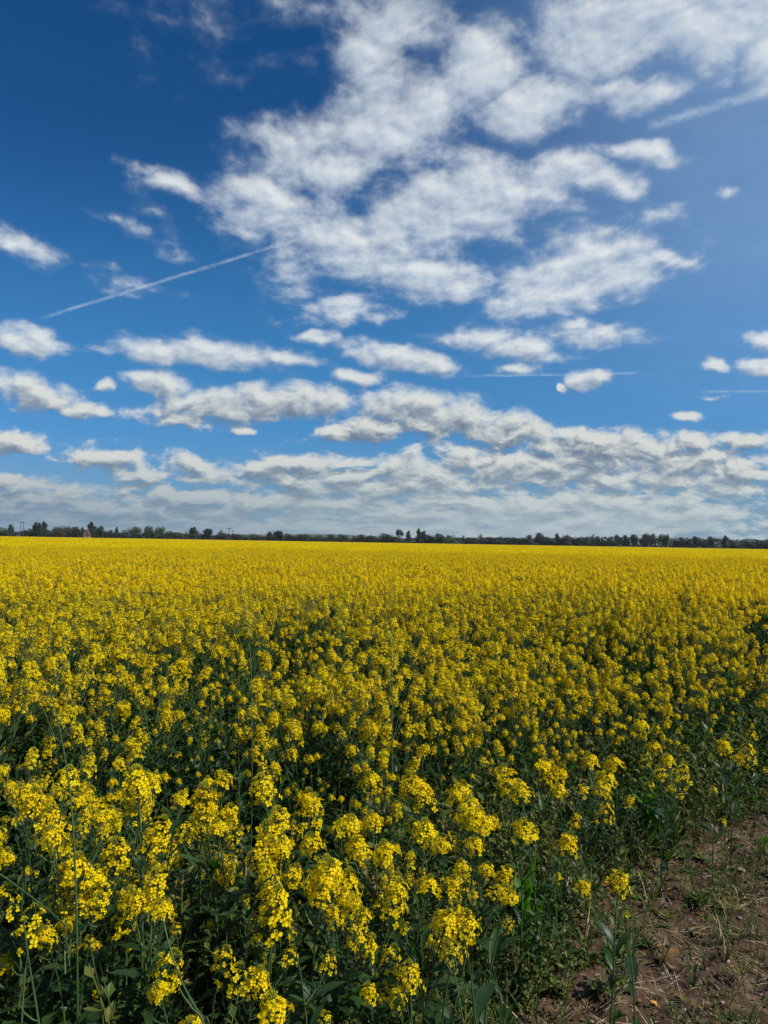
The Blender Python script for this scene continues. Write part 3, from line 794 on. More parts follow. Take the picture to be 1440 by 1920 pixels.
# ------------------------------------------------------------------ weeds, litter and seedlings on the bare soil
def small_leaf(b, p, d, L, W, mat, rng):
    d = Vector(d).normalized(); s = d.cross(Vector((0, 0, 1)));
    s = s.normalized() if s.length > 1e-3 else Vector((1, 0, 0)); u = s.cross(d)
    p = Vector(p); k = rng.uniform(-.2, .3)
    b.add([p, p + d * L * .5 + s * W + u * k * W, p + d * L - u * L * .15, p + d * L * .5 - s * W + u * k * W, p + d * L * .5 - u * W * .3], [(0, 1, 4), (1, 2, 4), (2, 3, 4), (3, 0, 4)], mat)
def weed_mb(rng, kind):
    b = MB()
    if kind == 'rosette':
        for i in range(rng.randint(7, 12)):
            a = i * 2.4; e = rng.uniform(.1, .9); small_leaf(b, (0, 0, .004), (math.cos(a), math.sin(a), e), rng.uniform(.02, .05), rng.uniform(.004, .008), 'weed', rng)
    elif kind == 'sprig':
        for _ in range(rng.randint(2, 4)):
            a = rng.uniform(0, 6.28); H = rng.uniform(.06, .20); tip = Vector((math.cos(a) * H * .35, math.sin(a) * H * .35, H))
            b.tube([(0, 0, 0), tip * .5 + Vector((0, 0, .01)), tip], [.0012, .001, .0006], 'weed', 3)
            for k in range(10):
                t = .2 + .8 * k / 10; a2 = k * 2.4; small_leaf(b, tip * t, (math.cos(a2), math.sin(a2), .7), rng.uniform(.010, .022), rng.uniform(.003, .006), 'weed', rng)
    elif kind == 'grass':
        for _ in range(rng.randint(8, 14)):
            a = rng.uniform(0, 6.28); H = rng.uniform(.03, .10); q = Vector((math.cos(a), math.sin(a), 0)); s = Vector((-q.y, q.x, 0)) * .0013
            m_ = q * H * .25 + Vector((0, 0, H * .6)); t = q * H * .7 + Vector((0, 0, H * .9))
            b.add([-s, s, m_ + s, m_ - s, t], [(0, 1, 2, 3), (3, 2, 4)], rng.choice(['weed', 'weed', 'straw']))
    return b
def build_soil_cover():
    rng = random.Random(61)
    meshes = [weed_mb(rng, k).mesh('weed') for k in ('rosette', 'rosette', 'sprig', 'sprig', 'sprig', 'grass', 'grass')]
    c = hidden_collection('weed', meshes); pts = []
    for x, y in jit(1.3, 9, .036):
        s = edge_dist(x, y)
        if s > .9: continue
        n = mnoise.noise(Vector((x * 2.2, y * 2.2, 20))) + .4 * mnoise.noise(Vector((x * 7, y * 7, 2)))
        if rng.random() < sm(-.3, .4, n) * .85 + .08 + .35 * sm(-.4, .1, s):
            pts.append((x, y, soil_z(x, y) - .002, rng.uniform(0, 6.28), rng.uniform(-.2, .2), rng.uniform(-.2, .2), rng.uniform(.35, 1.0) * (1 + 2.0 * sm(-.8, .1, s)), rng.randrange(7)))
    scatter('weeds', 'low green weeds and grass growing over the bare soil by the crop', pts, c)
    # litter: bits of stalk, curled dead leaves, crumbs and stones
    lit = []
    for i in range(5):
        b = MB()
        for _ in range(3):
            a = rng.uniform(0, 3.14); L = rng.uniform(.012, .045); d = Vector((math.cos(a), math.sin(a), rng.uniform(-.1, .3))) * L; o = Vector((rng.uniform(-.02, .02), rng.uniform(-.02, .02), .004))
            b.tube([o - d, o + Vector((0, 0, .003)), o + d], [.0008, .0011, .0007], 'straw', 3)
        lit.append(b.mesh('litter'))
    for i in range(4):
        b = MB(); small_leaf(b, (0, 0, .004), (1, 0, .15), rng.uniform(.012, .026), rng.uniform(.003, .006), 'dead', rng); lit.append(b.mesh('litter'))
    for i in range(4):
        bm = bmesh.new(); bmesh.ops.create_icosphere(bm, subdivisions=1, radius=.006)
        for v in bm.verts: v.co = v.co * rng.uniform(.65, 1.35); v.co.z *= .7
        me = bpy.data.meshes.new('litter'); bm.to_mesh(me); bm.free(); me.materials.append(M['stone' if i < 2 else 'soil']); lit.append(me)
    c = hidden_collection('litter', lit); pts = []
    for x, y in jit(1.2, 8, .026):
        s = edge_dist(x, y)
        if s > .5 or rng.random() > .62: continue
        pts.append((x, y, soil_z(x, y), rng.uniform(0, 6.28), rng.uniform(-.3, .3), rng.uniform(-.3, .3), rng.uniform(.5, 1.5), rng.randrange(13)))
    scatter('litter', 'dry stalk bits, dead leaf scraps and soil crumbs lying on the bare soil', pts, c)
build_soil_cover()

def ground_at(px, py): return at_height(px, py, 0.0)
def young_plant(px, py, H, n, label, wide=1.0):
    """seedling of broad upright bright leaves; pixel = its foot"""
    rng = random.Random(px * 7 + py); g = ground_at(px, py)
    o = empty('leafy_seedling', (g.x, g.y, soil_z(g.x, g.y) - .005)); tag(o, label, 'seedling', 'leafy seedlings at the crop edge')
    b = MB(); b.tube([(0, 0, 0), (.004, 0, H * .35), (0, .006, H * .7)], [.004, .003, .002], 'young', 5); mobj('stem', b.mesh('stem', True), o)
    for i in range(n):
        lf = leaf_mb(rng, H * rng.uniform(.45, .8), H * .075 * wide * rng.uniform(.8, 1.2), 'young')
        z = H * rng.uniform(.05, .55)
        mobj('leaf', lf.mesh('leaf', True), o, T((0, 0, z)) @ Matrix.Rotation(i * 2.4 + rng.random(), 4, 'Z') @ Matrix.Rotation(rng.uniform(.8, 1.3), 4, 'X'))
for a in [
 (985, 1790, .36, 6, 'cluster of tall bright green young leaves at the crop edge, right of centre', 1.1),
 (1010, 1770, .26, 4, 'short bright leaves just right of the tall bright green cluster', 1.1),
 (1105, 1660, .14, 3, 'small plant with one broad bright leaf beside the last lone heads', 1.8),
 (1218, 1600, .32, 6, 'bright green upright leaves in the weedy gap on the right', 1.2),
 (1150, 1545, .24, 6, 'narrow bright leaves left of the weedy gap on the right', 1.0),
 (1375, 1470, .24, 6, 'bright green leaves near the right edge below the loose heads', 1.1),
 (1432, 1610, .13, 3, 'yellow green two-leaved seedling at the right edge on bare soil', .9),
 (1068, 1500, .24, 5, 'single bright blade among dark stems right of centre', .9),
 (785, 1895, .17, 4, 'bright green leaf standing low at the bottom middle edge', 1.5),
 (690, 1900, .15, 4, 'pale green leaves low at the bottom edge left of middle', 1.4)]: young_plant(*a)

def dead_leaf(px, py, L, mat, label):
    rng = random.Random(px + py); g = ground_at(px, py)
    lf = leaf_mb(rng, L, L * .22, mat, 0, True)
    o = mobj('withered_leaf', lf.mesh('withered_leaf', True)); o.location = (g.x, g.y, soil_z(g.x, g.y) + .012)
    o.rotation_euler = (rng.uniform(.1, .5), rng.uniform(-.3, .3), rng.uniform(0, 6.28)); tag(o, label, 'leaf', 'withered leaves on the soil')
for a in [
 (1130, 1672, .05, 'orange', 'small orange withered leaf left of the tiny lone flower'), (1225, 1700, .05, 'orange', 'thin upright orange leaf in the middle of the bare soil'),
 (1237, 1722, .035, 'orange', 'short orange scrap just below the thin upright orange leaf'), (1357, 1685, .05, 'orange', 'bright orange curled leaf on bare soil towards the right edge'),
 (1240, 1820, .08, 'dead', 'large pinkish brown dead leaf lying low on the bare soil'), (1236, 1900, .035, 'orange', 'small orange leaf at the bottom edge on the soil'),
 (1165, 1560, .06, 'orange', 'orange withered leaf beneath the bright upright leaves, right side'), (1200, 1535, .05, 'dead', 'rusty dead leaf in the shade of the crop edge, right side'),
 (1290, 1445, .09, 'dead', 'large rusty leaf behind the ragged head, right side'), (1380, 1375, .06, 'dead', 'pinkish dead leaf beside the loose head near the right edge'),
 (1432, 1435, .05, 'orange', 'orange scrap at the right edge level with the loose heads'), (1437, 1500, .05, 'dead', 'reddish dead leaf at the right edge'),
 (1110, 1715, .05, 'dead', 'brown curled leaf left of the bare soil'), (935, 1910, .09, 'dead', 'broad rusty leaf at the bottom edge right of middle'),
 (905, 1900, .07, 'dead', 'brown leaf at the bottom edge just left of the broad rusty leaf'), (1400, 1637, .10, 'straw', 'long dry straw coloured leaf at the right edge'),
 (890, 1760, .07, 'dead', 'brown crumpled leaf under the broad double head'), (60, 1790, .06, 'dead', 'brown leaf on the dark soil at the lower left')]: dead_leaf(*a)

# ------------------------------------------------------------------ the horizon: hills, hedge, trees, poles, house
def foliage_mat(name, a, b, c):
    return material(name, varied(a, b, 1.2, c), .6, (.25, (1.2, 1.5, .5)), .25)
M['tree_dark'] = foliage_mat('dark_foliage', (.018, .030, .016), (.030, .046, .022), (.042, .060, .028))
M['tree_mid'] = foliage_mat('mid_foliage', (.026, .042, .02), (.042, .062, .028), (.058, .078, .034))
M['tree_light'] = foliage_mat('fresh_foliage', (.045, .075, .028), (.065, .105, .036), (.085, .13, .045))
M['tree_olive'] = foliage_mat('olive_foliage', (.045, .05, .022), (.06, .068, .03), (.09, .095, .04))
M['twig'] = material('bare_twigs', varied((.05, .042, .036), (.085, .07, .058), 2), .9)

def crown_mb(rng, kind, mat, n=1300):
    """crown of leaf clumps within height 0..1 and radius .5 (z up, unit tall)"""
    b = MB(); lobes = []
    if kind == 'round': lobes = [(rng.uniform(-.26, .26), rng.uniform(-.2, .2), rng.uniform(.26, .80), rng.uniform(.17, .25)) for _ in range(12)] + [(0, 0, .5, .36)]
    elif kind == 'tall': lobes = [(rng.uniform(-.12, .12) * (1.3 - t), rng.uniform(-.1, .1), .2 + .72 * t, .30 * (1.15 - t) + .03) for t in [i / 9 for i in range(10)]]
    elif kind == 'flat': lobes = [(rng.uniform(-.4, .4), rng.uniform(-.2, .2), rng.uniform(.7, .9), rng.uniform(.12, .2)) for _ in range(9)]
    elif kind == 'bush': lobes = [(rng.uniform(-.35, .35), rng.uniform(-.3, .3), rng.uniform(.2, .72), rng.uniform(.16, .28)) for _ in range(12)]
    for _ in range(n):
        lx, ly, lz, lr = rng.choice(lobes)
        v = Vector((rng.gauss(0, 1), rng.gauss(0, 1), rng.gauss(0, 1))).normalized() * lr * rng.uniform(.55, 1.08)
        c = Vector((lx, ly, lz)) + v
        if c.z < .03: continue
        nrm = (v.normalized() + Vector([rng.uniform(-.7, .7) for _ in range(3)])).normalized(); u = nrm.orthogonal().normalized(); w = nrm.cross(u); s = rng.uniform(.022, .052)
        b.add([c - u * s, c + w * s * rng.uniform(.5, 1), c + u * s, c - w * s * rng.uniform(.5, 1)], [(0, 1, 2, 3)], mat)
    return b
def trunk_mb(rng, top=.6):
    b = MB(); b.tube([(0, 0, -.02), (.005, 0, .25), (0, .01, top)], [.035, .024, .012], 'bark', 6)
    for i in range(5):
        a = i * 1.3 + rng.random(); z = rng.uniform(.2, top); r = rng.uniform(.18, .32)
        b.tube([(0, 0, z), (math.cos(a) * r * .6, math.sin(a) * r * .6, z + .12), (math.cos(a) * r, math.sin(a) * r, z + .25)], [.012, .008, .003], 'bark', 4)
    return b
def bare_mb(rng):
    """limbs and twigs of a leafless tree"""
    b = MB()
    def grow(p, d, L, r, lv):
        q = p + d * L; b.tube([p, (p + q) / 2 + Vector([rng.uniform(-.01, .01) for _ in range(3)]), q], [r, r * .85, r * .65], 'twig', 3)
        if lv == 0: return
        for _ in range(3 if lv > 1 else 4):
            nd = (d + Vector([rng.uniform(-.75, .75), rng.uniform(-.75, .75), rng.uniform(-.35, .6)])).normalized()
            grow(q if rng.random() < .6 else p + d * L * .6, nd, L * rng.uniform(.62, .82), r * .62, lv - 1)
    grow(Vector((0, 0, .2)), Vector((0, 0, 1)), .20, .022, 5)
    return b
_r = random.Random(44)
TREES = {}
for kind in ('round', 'tall', 'flat', 'bush'):
    for mt in ('tree_dark', 'tree_mid', 'tree_light', 'tree_olive'):
        TREES[kind, mt] = [crown_mb(_r, kind, mt).mesh('crown') for _ in range(2)]
BARE = [bare_mb(_r).mesh('crown') for _ in range(3)]
TRUNK = [trunk_mb(_r).mesh('trunk') for _ in range(3)]
TREE_D = 415.0
HOR = {}
def horizon_y(px): return 1015.7 + (px - 720) * .0169
KIND = {'dk': 'tree_dark', 'md': 'tree_mid', 'lt': 'tree_light', 'ol': 'tree_olive'}
#   px  top  width kind  foliage  what is said of it
TREE_LIST = [
 (4, 989, 22, 'bush', 'md', 'low scrubby tree at the left edge of the horizon'), (20, 983, 13, 'round', 'md', 'green tree with a small raised crown left of the twin poles'),
 (52, 990, 16, 'bush', 'dk', 'low dark tree just right of the twin poles'), (65, 981, 13, 'tall', 'dk', 'first of three dark pointed trees right of the twin poles'), (73, 982, 12, 'tall', 'dk', 'middle one of three dark pointed trees right of the twin poles'),
 (82, 980, 15, 'tall', 'dk', 'last of three dark pointed trees right of the twin poles'), (95, 993, 18, 'bush', 'md', 'low tree between the dark pointed trio and the broad olive tree'),
 (110, 985, 24, 'round', 'ol', 'broad olive tree left of the brick house'), (127, 985, 26, 'round', 'ol', 'widest olive tree on the horizon, left of the brick house'), (143, 988, 22, 'round', 'md', 'rounded tree just left of the brick house'),
 (155, 990, 9, 'tall', 'dk', 'dark pointed bush touching the brick gable'), (170, 981, 17, 'tall', 'dk', 'tallest dark tree right of the brick house'), (180, 985, 15, 'bush', 'dk', 'dark bushy tree next to the tallest dark tree by the house'),
 (190, 985, 14, 'round', 'dk', 'dark rounded tree ending the group right of the house'), (203, 992, 16, 'bush', 'dk', 'low dark bush between house group and cypress'), (218, 990, 8, 'tall', 'dk', 'slim dark cypress-like tree left of the single pole'),
 (231, 992, 20, 'bush', 'md', 'low bush beside the single wooden pole'), (255, 987, 22, 'round', 'lt', 'first of three round fresh green trees'), (277, 987, 20, 'round', 'lt', 'middle one of three round fresh green trees'),
 (297, 988, 19, 'round', 'lt', 'last of three round fresh green trees'), (308, 998, 12, 'bush', 'dk', 'small dark bush right of the three green trees'), (323, 994, 24, 'bush', 'dk', 'flat-topped dark bush past the three green trees'),
 (349, 991, 12, 'bare', '', 'thin grey tree left of a dark conical one'), (362, 990, 17, 'tall', 'dk', 'dark conical tree left of centre on the horizon'), (386, 992, 20, 'round', 'dk', 'round dark tree with a bare crown behind it'),
 (396, 989, 14, 'bare', '', 'bare crown behind the round dark tree'), (415, 989, 18, 'bare', '', 'rounded bare tree left of the tall pole'), (416, 996, 16, 'bush', 'dk', 'dark bush under the rounded bare tree'),
 (434, 999, 12, 'bush', 'dk', 'small bush right of the tall pole'), (446, 1000, 18, 'bush', 'dk', 'low dark bush second right of the tall pole'), (460, 1001, 12, 'bush', 'md', 'low green bush third right of the tall pole'),
 (477, 1001, 24, 'bush', 'md', 'wide low bush beneath the distant mast'), (505, 997, 14, 'round', 'md', 'small tree touching the dark round pair'), (518, 996, 18, 'round', 'dk', 'left one of two dark round trees left of middle'),
 (526, 995, 14, 'round', 'dk', 'right one of two dark round trees left of middle'), (543, 1001, 22, 'bush', 'md', 'low bush right of the dark round pair'), (566, 1000, 30, 'bush', 'dk', 'wide dark clump under the far hills'),
 (590, 1003, 22, 'bush', 'dk', 'low dark bush under the far hills'), (613, 1001, 24, 'bush', 'md', 'green clump in front of the far hills'), (640, 1002, 20, 'bush', 'md', 'thin green clump in front of the far hills'),
 (671, 1002, 18, 'bush', 'ol', 'olive clump in front of the far hills'), (696, 1003, 30, 'bush', 'dk', 'low dark clump at the right end of the far hills'), (722, 1000, 22, 'bush', 'md', 'bushy tree at the middle of the horizon'),
 (736, 1001, 20, 'bush', 'dk', 'dark bush at the middle of the horizon'), (749, 996, 19, 'flat', 'dk', 'dark flat-topped tree right of the middle'), (766, 997, 10, 'tall', 'dk', 'small pointed tree right of the flat-topped one'),
 (785, 993, 11, 'tall', 'dk', 'tallest pointed dark tree near the middle'), (794, 997, 12, 'tall', 'dk', 'pointed tree leaning on the tallest one near the middle'), (807, 1001, 18, 'bush', 'dk', 'low dark bush right of the tallest pointed tree'),
 (824, 1000, 18, 'round', 'dk', 'dark rounded tree left of the light green bush'), (842, 1002, 15, 'bush', 'lt', 'light green bush left of the two bare trees'), (868, 998, 22, 'bare', '', 'left one of two bare round trees right of middle'),
 (900, 997, 20, 'bare', '', 'right one of two bare round trees right of middle'), (884, 1007, 24, 'bush', 'dk', 'dark bush between the two bare round trees'), (920, 1006, 28, 'bush', 'dk', 'dark scrub right of the bare round trees'),
 (945, 1007, 26, 'bush', 'md', 'low green scrub on the right half of the horizon'), (968, 1007, 24, 'bush', 'dk', 'long dark scrub on the right half of the horizon'), (990, 1003, 18, 'round', 'md', 'modest tree left of the feathery green one'),
 (1012, 999, 22, 'round', 'md', 'feathery green tree on the right half of the horizon'), (1030, 1006, 18, 'bush', 'dk', 'dark bush right of the feathery green tree'), (1045, 1002, 12, 'tall', 'md', 'slim green tree right of centre'),
 (1058, 1003, 20, 'bush', 'md', 'green bush right of the slim tree'), (1076, 1005, 24, 'bush', 'dk', 'dark bush left of the high bare oak'), (1094, 1006, 22, 'bush', 'dk', 'second dark bush left of the high bare oak'),
 (1112, 994, 21, 'bare', '', 'high bare oak standing out above the scrub, right side'), (1113, 1004, 16, 'bush', 'dk', 'dark bush at the foot of the high bare oak'), (1130, 1009, 20, 'bush', 'dk', 'low hedge stretch right of the high bare oak'),
 (1145, 1010, 14, 'bush', 'dk', 'lowest hedge stretch before the green wood'), (1158, 1003, 17, 'round', 'lt', 'first tree of the fresh green wood, right side'), (1174, 1003, 15, 'round', 'md', 'second tree of the fresh green wood'),
 (1190, 1001, 18, 'round', 'lt', 'third tree of the fresh green wood'), (1207, 1001, 18, 'round', 'md', 'fourth tree of the fresh green wood'), (1223, 1000, 20, 'round', 'lt', 'highest tree of the fresh green wood'),
 (1240, 1002, 17, 'round', 'lt', 'last but one tree of the fresh green wood'), (1251, 1003, 13, 'round', 'lt', 'last tree of the fresh green wood, beside dark woodland'), (1270, 1007, 18, 'bush', 'dk', 'first dark tree after the green wood'),
 (1288, 1008, 18, 'bush', 'dk', 'second dark tree after the green wood'), (1305, 1007, 17, 'round', 'dk', 'round dark tree in the woodland at far right'), (1322, 1009, 14, 'bush', 'dk', 'low dark tree in the woodland at far right'),
 (1335, 1007, 16, 'round', 'dk', 'full dark tree left of a bare one at far right'), (1346, 1004, 20, 'bare', '', 'bare tree rising over dark woodland at far right'), (1360, 1006, 12, 'tall', 'dk', 'pointed dark tree at far right'),
 (1376, 1009, 18, 'bare', '', 'thin bare tree right of the pointed dark one'), (1379, 1013, 18, 'bush', 'dk', 'low bush beneath the thin bare tree'), (1398, 1006, 20, 'bare', '', 'spreading bare tree close to the right edge'),
 (1400, 1012, 20, 'bush', 'dk', 'dark bush beneath the spreading bare tree'), (1420, 1008, 16, 'bare', '', 'bare tree last but one at the right edge'), (1422, 1013, 18, 'bush', 'dk', 'dark bush last but one at the right edge'),
 (1438, 1002, 16, 'bare', '', 'tall bare tree cut by the right edge'), (1440, 1011, 16, 'bush', 'dk', 'dark bush cut by the right edge'),
]
def build_trees():
    rng = random.Random(90)
    lst = list(TREE_LIST)
    for px, top, w, kind, fo, label in lst:
        D = TREE_D + rng.uniform(-4, 25) + (12 if kind == 'bare' else 0)
        c = at_dist(px, horizon_y(px), D); t = at_dist(px, top, D)
        h = t.z + .4; wd = w / FPX * D * (1.6 if kind == 'bush' else 1.3)
        o = empty('bush' if kind == 'bush' else ('bare_tree' if kind == 'bare' else 'leafy_tree'), (c.x, D, 0), rng.uniform(0, 6.28))
        tag(o, label, 'bush' if kind == 'bush' else 'tree', 'trees and bushes along the horizon')
        wf = {'round': .92, 'tall': .66, 'flat': 1.1, 'bush': 1.0, 'bare': .85}[kind]
        o.scale = (wd / wf, wd / wf, h / .97)
        if kind == 'bare':
            mobj('crown', rng.choice(BARE), o); mobj('trunk', rng.choice(TRUNK), o)
        else:
            mobj('crown', rng.choice(TREES[kind, KIND[fo]]), o); mobj('trunk', rng.choice(TRUNK), o)
build_trees()
def build_hedges():
    """thick dark field hedge in stretches along the far side of the crop"""
    rng = random.Random(19)
    spans = [(-330, -215, 'at the far left end beyond the twin poles'), (-215, -150, 'below the brick house'), (-150, -80, 'below the three round green trees'), (-80, -20, 'under the far hills'),
             (-20, 45, 'at the middle of the horizon'), (45, 110, 'below the two bare round trees'), (110, 165, 'below the high bare oak and green wood'), (165, 330, 'at the far right end of the horizon')]
    for x0, x1, where in spans:
        b = MB(); n = int((x1 - x0) * 60)
        for _ in range(n):
            x = rng.uniform(x0, x1); hh = (4.3 if x < -90 else 3.3 + 1.3 * sm(-10, 40, x) + 2.2 * sm(40, 150, x)) + 1.1 * mnoise.noise(Vector((x * .12, 0, 0))) + .7 * mnoise.noise(Vector((x * .5, 3, 0))); 
            z = rng.uniform(.1, hh); y = 428 - rng.uniform(0, 3.0) * (1 - .5 * z / hh)
            c = Vector((x, y, z)); s = rng.uniform(.22, .5); nn = Vector((rng.uniform(-1, 1), rng.uniform(-1.2, .2), rng.uniform(-.2, 1))).normalized(); u = nn.orthogonal().normalized(); w = nn.cross(u)
            b.add([c - u * s, c + w * s, c + u * s, c - w * s], [(0, 1, 2, 3)], 'tree_dark' if x0 < 0 or rng.random() < .5 else 'tree_mid')
        o = mobj('hedge', b.mesh('hedge')); tag(o, 'dark hedge along the far crop edge ' + where, 'hedge', 'hedge stretches behind the crop')
build_hedges()

def build_hills():
    def fields(k):
        g = k.n('ShaderNodeNewGeometry').outputs['Position']
        v = k.n('ShaderNodeTexVoronoi'); k.put(v.inputs['Vector'], k.vm('MULTIPLY', g, (.004, .0022, .0))); v.inputs['Scale'].default_value = 1.0
        return k.ramp(k.sep(v.outputs['Color'])[0], [(0, (.03, .05, .025)), (.4, (.05, .07, .03)), (.7, (.02, .035, .02)), (1, (.09, .085, .05))])
    M['hill'] = material('hill_fields', fields, .9)
    nx, ny = 140, 12; vs, fs = [], []
    for j in range(ny):
        y = 2400 + j * 160
        for i in range(nx):
            x = -2600 + i * 40; px = 720 + x / y * FPX
            h = 27 * math.exp(-((px - 600) / 170) ** 2) + 24 * math.exp(-((px - 930) / 120) ** 2) + 16 * math.exp(-((px - 330) / 90) ** 2) + 9
            h += 7 * mnoise.noise(Vector((x * .004, y * .003, 0))) + 3 * mnoise.noise(Vector((x * .02, y * .01, 4)))
            vs.append((x, y, h * math.sin(math.pi * min(1, (j + .2) / 7.0) / 2) - 1 if j < 10 else -1))
    for j in range(ny - 1):
        for i in range(nx - 1): a = j * nx + i; fs.append((a, a + 1, a + nx + 1, a + nx))
    me = bpy.data.meshes.new('hills'); me.from_pydata(vs, [], fs); me.materials.append(M['hill']); me.polygons.foreach_set('use_smooth', [True] * len(fs))
    tag(mobj('hills', me), 'low hazy hills with fields and woods beyond the tree line', kind='structure')
build_hills()

def pole(px, top, D, label, kind):
    M.setdefault('pole', material('weathered_pole', lambda k: (.07, .06, .055, 1), .8))
    c = at_dist(px, horizon_y(px), D); h = at_dist(px, top, D).z
    o = empty('utility_pole', (c.x, D, 0)); tag(o, label, 'utility pole', 'wooden utility poles')
    r = .17 if kind != 'mast' else .22
    b = MB(); b.tube([(0, 0, -.3), (0, 0, h * .5), (0, 0, h)], [r, r * .85, r * .65], 'pole', 8); mobj('post', b.mesh('post', True), o)
    if kind in ('cross', 'twin'):
        b = MB(); L = .85 if kind == 'twin' else 1.0
        b.add([(x, y, z) for x in (-L, L) for y in (-.27, -.15) for z in (h - .55, h - .37)], [(0, 1, 3, 2), (4, 6, 7, 5), (0, 4, 5, 1), (2, 3, 7, 6), (0, 2, 6, 4), (1, 5, 7, 3)], 'pole'); mobj('crossarm', b.mesh('crossarm'), o)
        ins = MB(); ins.tube([(0, 0, 0), (0, 0, .12), (0, 0, .26)], [.05, .09, .04], 'pole', 6); im = ins.mesh('insulator')
        for x in (-L * .9, 0, L * .9): mobj('insulator', im, o, T((x, -.21, h - .38)))
    return o
pole(38.5, 978, 330, 'left one of the twin wooden poles on the horizon at far left', 'twin')
pole(43.5, 978, 330, 'right one of the twin wooden poles on the horizon at far left', 'twin')
pole(241, 989, 370, 'single wooden pole left of the three round green trees', 'cross')
pole(429, 989, 290, 'tall single pole standing in the crop left of the middle', 'cross')
pole(436, 994, 430, 'small distant pole just right of the tall single pole', 'cross')
pole(491, 992, 900, 'thin distant mast over the wide low bush', 'mast')

def build_house():
    def brick(k):
        g = k.n('ShaderNodeTexCoord').outputs['Object']
        return k.mix(k.noise(g, .8, 3, .6), (.17, .085, .06, 1), (.24, .13, .09, 1))
    M['brick'] = material('red_brick_wall', brick, .85); M['roof'] = material('clay_roof', lambda k: (.10, .045, .03, 1), .8)
    M['glass'] = material('window_glass', lambda k: (.02, .025, .03, 1), .1); M['white'] = material('white_paint', lambda k: (.7, .7, .68, 1), .5)
    c = at_dist(160.5, 1006, 395); o = empty('brick_house', (c.x, 395, 0), R(8)); tag(o, 'small red brick house with steep gable, half hidden by dark trees', 'house')
    w, e, r, L = 1.45, 3.0, 5.3, 5
    b = MB(); b.add([(-w, 0, 0), (w, 0, 0), (w, 0, e), (0, 0, r), (-w, 0, e), (-w, L, 0), (w, L, 0), (w, L, e), (0, L, r), (-w, L, e)], [(0, 1, 2, 3, 4), (9, 8, 7, 6, 5), (0, 5, 6, 1), (1, 6, 7, 2), (4, 9, 5, 0)], 'brick'); mobj('wall', b.mesh('wall'), o)
    b = MB()
    for s in (-1, 1):
        q = [(s * (w + .25), -.25, e - .5), (0, -.25, r + .12), (0, L + .25, r + .12), (s * (w + .25), L + .25, e - .5)]
        b.add(q + [(x, y, z + .12) for x, y, z in q], [(0, 1, 2, 3), (4, 7, 6, 5), (0, 4, 5, 1), (1, 5, 6, 2), (2, 6, 7, 3), (3, 7, 4, 0)], 'roof')
    rf = mobj('roof', b.mesh('roof'), o)
    b = MB(); b.add([(x, y, z) for x in (-.3, .3) for y in (3.2, 3.8) for z in (r - .4, r + 1.0)], [(0, 1, 3, 2), (4, 6, 7, 5), (0, 4, 5, 1), (2, 3, 7, 6), (1, 5, 7, 3)], 'brick'); mobj('chimney', b.mesh('chimney'), rf)
    for z in (1.0, 3.1):
        b = MB(); b.add([(x, y, q) for x in (-.5, .5) for y in (-.06, -.003) for q in (z, z + 1.0)], [(0, 1, 3, 2), (4, 6, 7, 5), (0, 4, 5, 1), (2, 3, 7, 6), (0, 2, 6, 4), (1, 5, 7, 3)], 'white'); wi = mobj('window', b.mesh('window'), o)
        b = MB(); b.add([(-.4, -.064, z + .1), (.4, -.064, z + .1), (.4, -.064, z + .9), (-.4, -.064, z + .9)], [(0, 1, 2, 3)], 'glass'); mobj('pane', b.mesh('pane'), wi)
build_house()

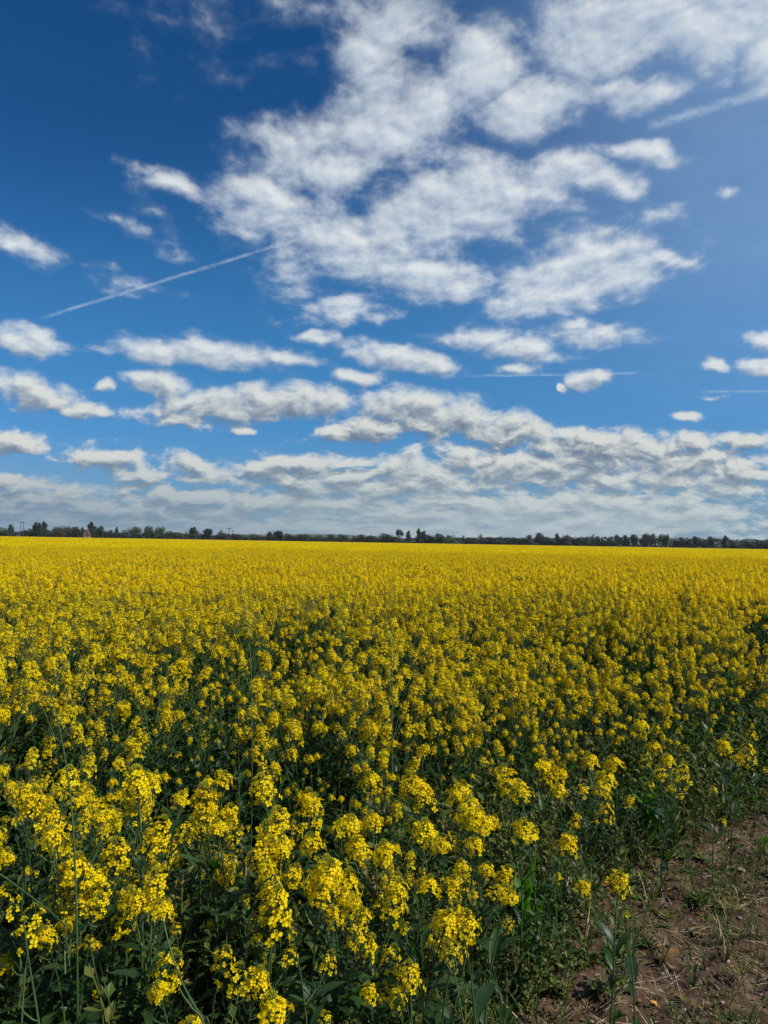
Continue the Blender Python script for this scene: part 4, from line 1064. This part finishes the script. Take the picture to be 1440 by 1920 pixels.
# ------------------------------------------------------------------ long bare stalks that lean over the crop
def stalk(pix, d, r, label, pods=5):
    """a leaning stalk through pixels of the photograph at distance d (m) from the camera, rooted in the soil"""
    rng = random.Random(int(pix[0][0] * 3 + pix[0][1])); cp = Vector((0, 0, CAM_H))
    pts = [cp + pdir(px, py) * (d * (1 + .05 * i)) for i, (px, py) in enumerate(pix)]
    tg = (pts[0] - pts[1]).normalized(); z0 = pts[0].z
    foot = Vector((pts[0].x + tg.x * (.45 if tg.z > 0 else .25), pts[0].y + tg.y * .2, 0)); ctl = pts[0] + tg * min(z0, .4) * .7
    st = (pts[1] - pts[0]).length; k_ = max(3, int(z0 / max(st, .03)))
    pts = [foot * (1 - t) ** 2 + ctl * 2 * t * (1 - t) + pts[0] * t * t for t in [i / k_ for i in range(k_)]] + pts; o = empty('rapeseed_stalk', foot); tag(o, label, 'rapeseed stalk', 'long bare rapeseed stalks over the crop')
    n = len(pts); loc = [p - foot for p in pts]
    sm_ = [loc[0]]
    for i in range(n - 1):
        for t in (.33, .67, 1.0):
            a, b_, c, e = loc[max(i - 1, 0)], loc[i], loc[i + 1], loc[min(i + 2, n - 1)]
            sm_.append(.5 * ((2 * b_) + (-a + c) * t + (2 * a - 5 * b_ + 4 * c - e) * t * t + (-a + 3 * b_ - 3 * c + e) * t ** 3))
    b = MB(); b.tube(sm_, [r * (1 - .65 * i / len(sm_)) for i in range(len(sm_))], 'stem', 6); mobj('stem', b.mesh('stem', True), o)
    for i in range(pods):
        j = len(sm_) // 2 + int(i * len(sm_) / 2.2 / pods); p = sm_[min(j, len(sm_) - 2)]; a = rng.uniform(0, 6.28)
        dr = Vector((math.cos(a), math.sin(a), .7)).normalized(); L = rng.uniform(.03, .06)
        b = MB(); b.tube([p, p + dr * L * .3, p + dr * L * .7 + Vector((0, 0, .006)), p + dr * L + Vector((0, 0, .02))], [.0007, .0016, .0014, .0004], 'stem', 4); mobj('seed_pod', b.mesh('seed_pod', True), o)
stalk([(125, 1440), (112, 1370), (98, 1310), (78, 1262), (60, 1215), (52, 1180)], 2.1, .0032, 'long pale stalk curving up to the left above the crop, left side of the photo')
stalk([(375, 1905), (345, 1850), (322, 1790), (305, 1722)], 1.45, .0038, 'long pale stalk slanting up to a tall conical head, lower left', 4)
stalk([(0, 1640), (40, 1668), (90, 1706), (130, 1742)], 1.5, .0034, 'thick stalk arching in from the left edge, lower left', 3)
stalk([(0, 1488), (22, 1512), (50, 1536), (90, 1552)], 1.7, .0028, 'thin stalk arching in from the left edge, above the thick one', 3)
stalk([(70, 1900), (62, 1850), (52, 1790), (45, 1730)], 1.4, .0035, 'upright pale stalk in the dark lower left corner', 2)
stalk([(470, 1110 + 130), (466, 1190), (455, 1130), (450, 1090)], 3.4, .003, 'thin bare stalk standing above the crop, left of middle', 6)
stalk([(735, 1250), (733, 1190), (735, 1130), (738, 1095)], 3.4, .003, 'thin bare stalk standing above the crop near the middle', 6)

# ------------------------------------------------------------------ the air: far hills and trees fade a little
def build_haze():
    m = bpy.data.materials.new('air'); m.use_nodes = True; t = m.node_tree; t.nodes.clear()
    out = t.nodes.new('ShaderNodeOutputMaterial'); v = t.nodes.new('ShaderNodeVolumePrincipled')
    v.inputs['Color'].default_value = (.80, .88, .95, 1); v.inputs['Density'].default_value = .00008
    t.links.new(v.outputs[0], out.inputs['Volume'])
    x0, x1, y0, y1, z0, z1 = -3600, 3600, -60, 5200, -2.5, 42
    vs = [(x, y, z) for x in (x0, x1) for y in (y0, y1) for z in (z0, z1)]
    me = bpy.data.meshes.new('haze'); me.from_pydata(vs, [], [(0, 1, 3, 2), (4, 6, 7, 5), (0, 4, 5, 1), (2, 3, 7, 6), (0, 2, 6, 4), (1, 5, 7, 3)]); me.materials.append(m)
    tag(mobj('haze', me), kind='stuff')
build_haze()
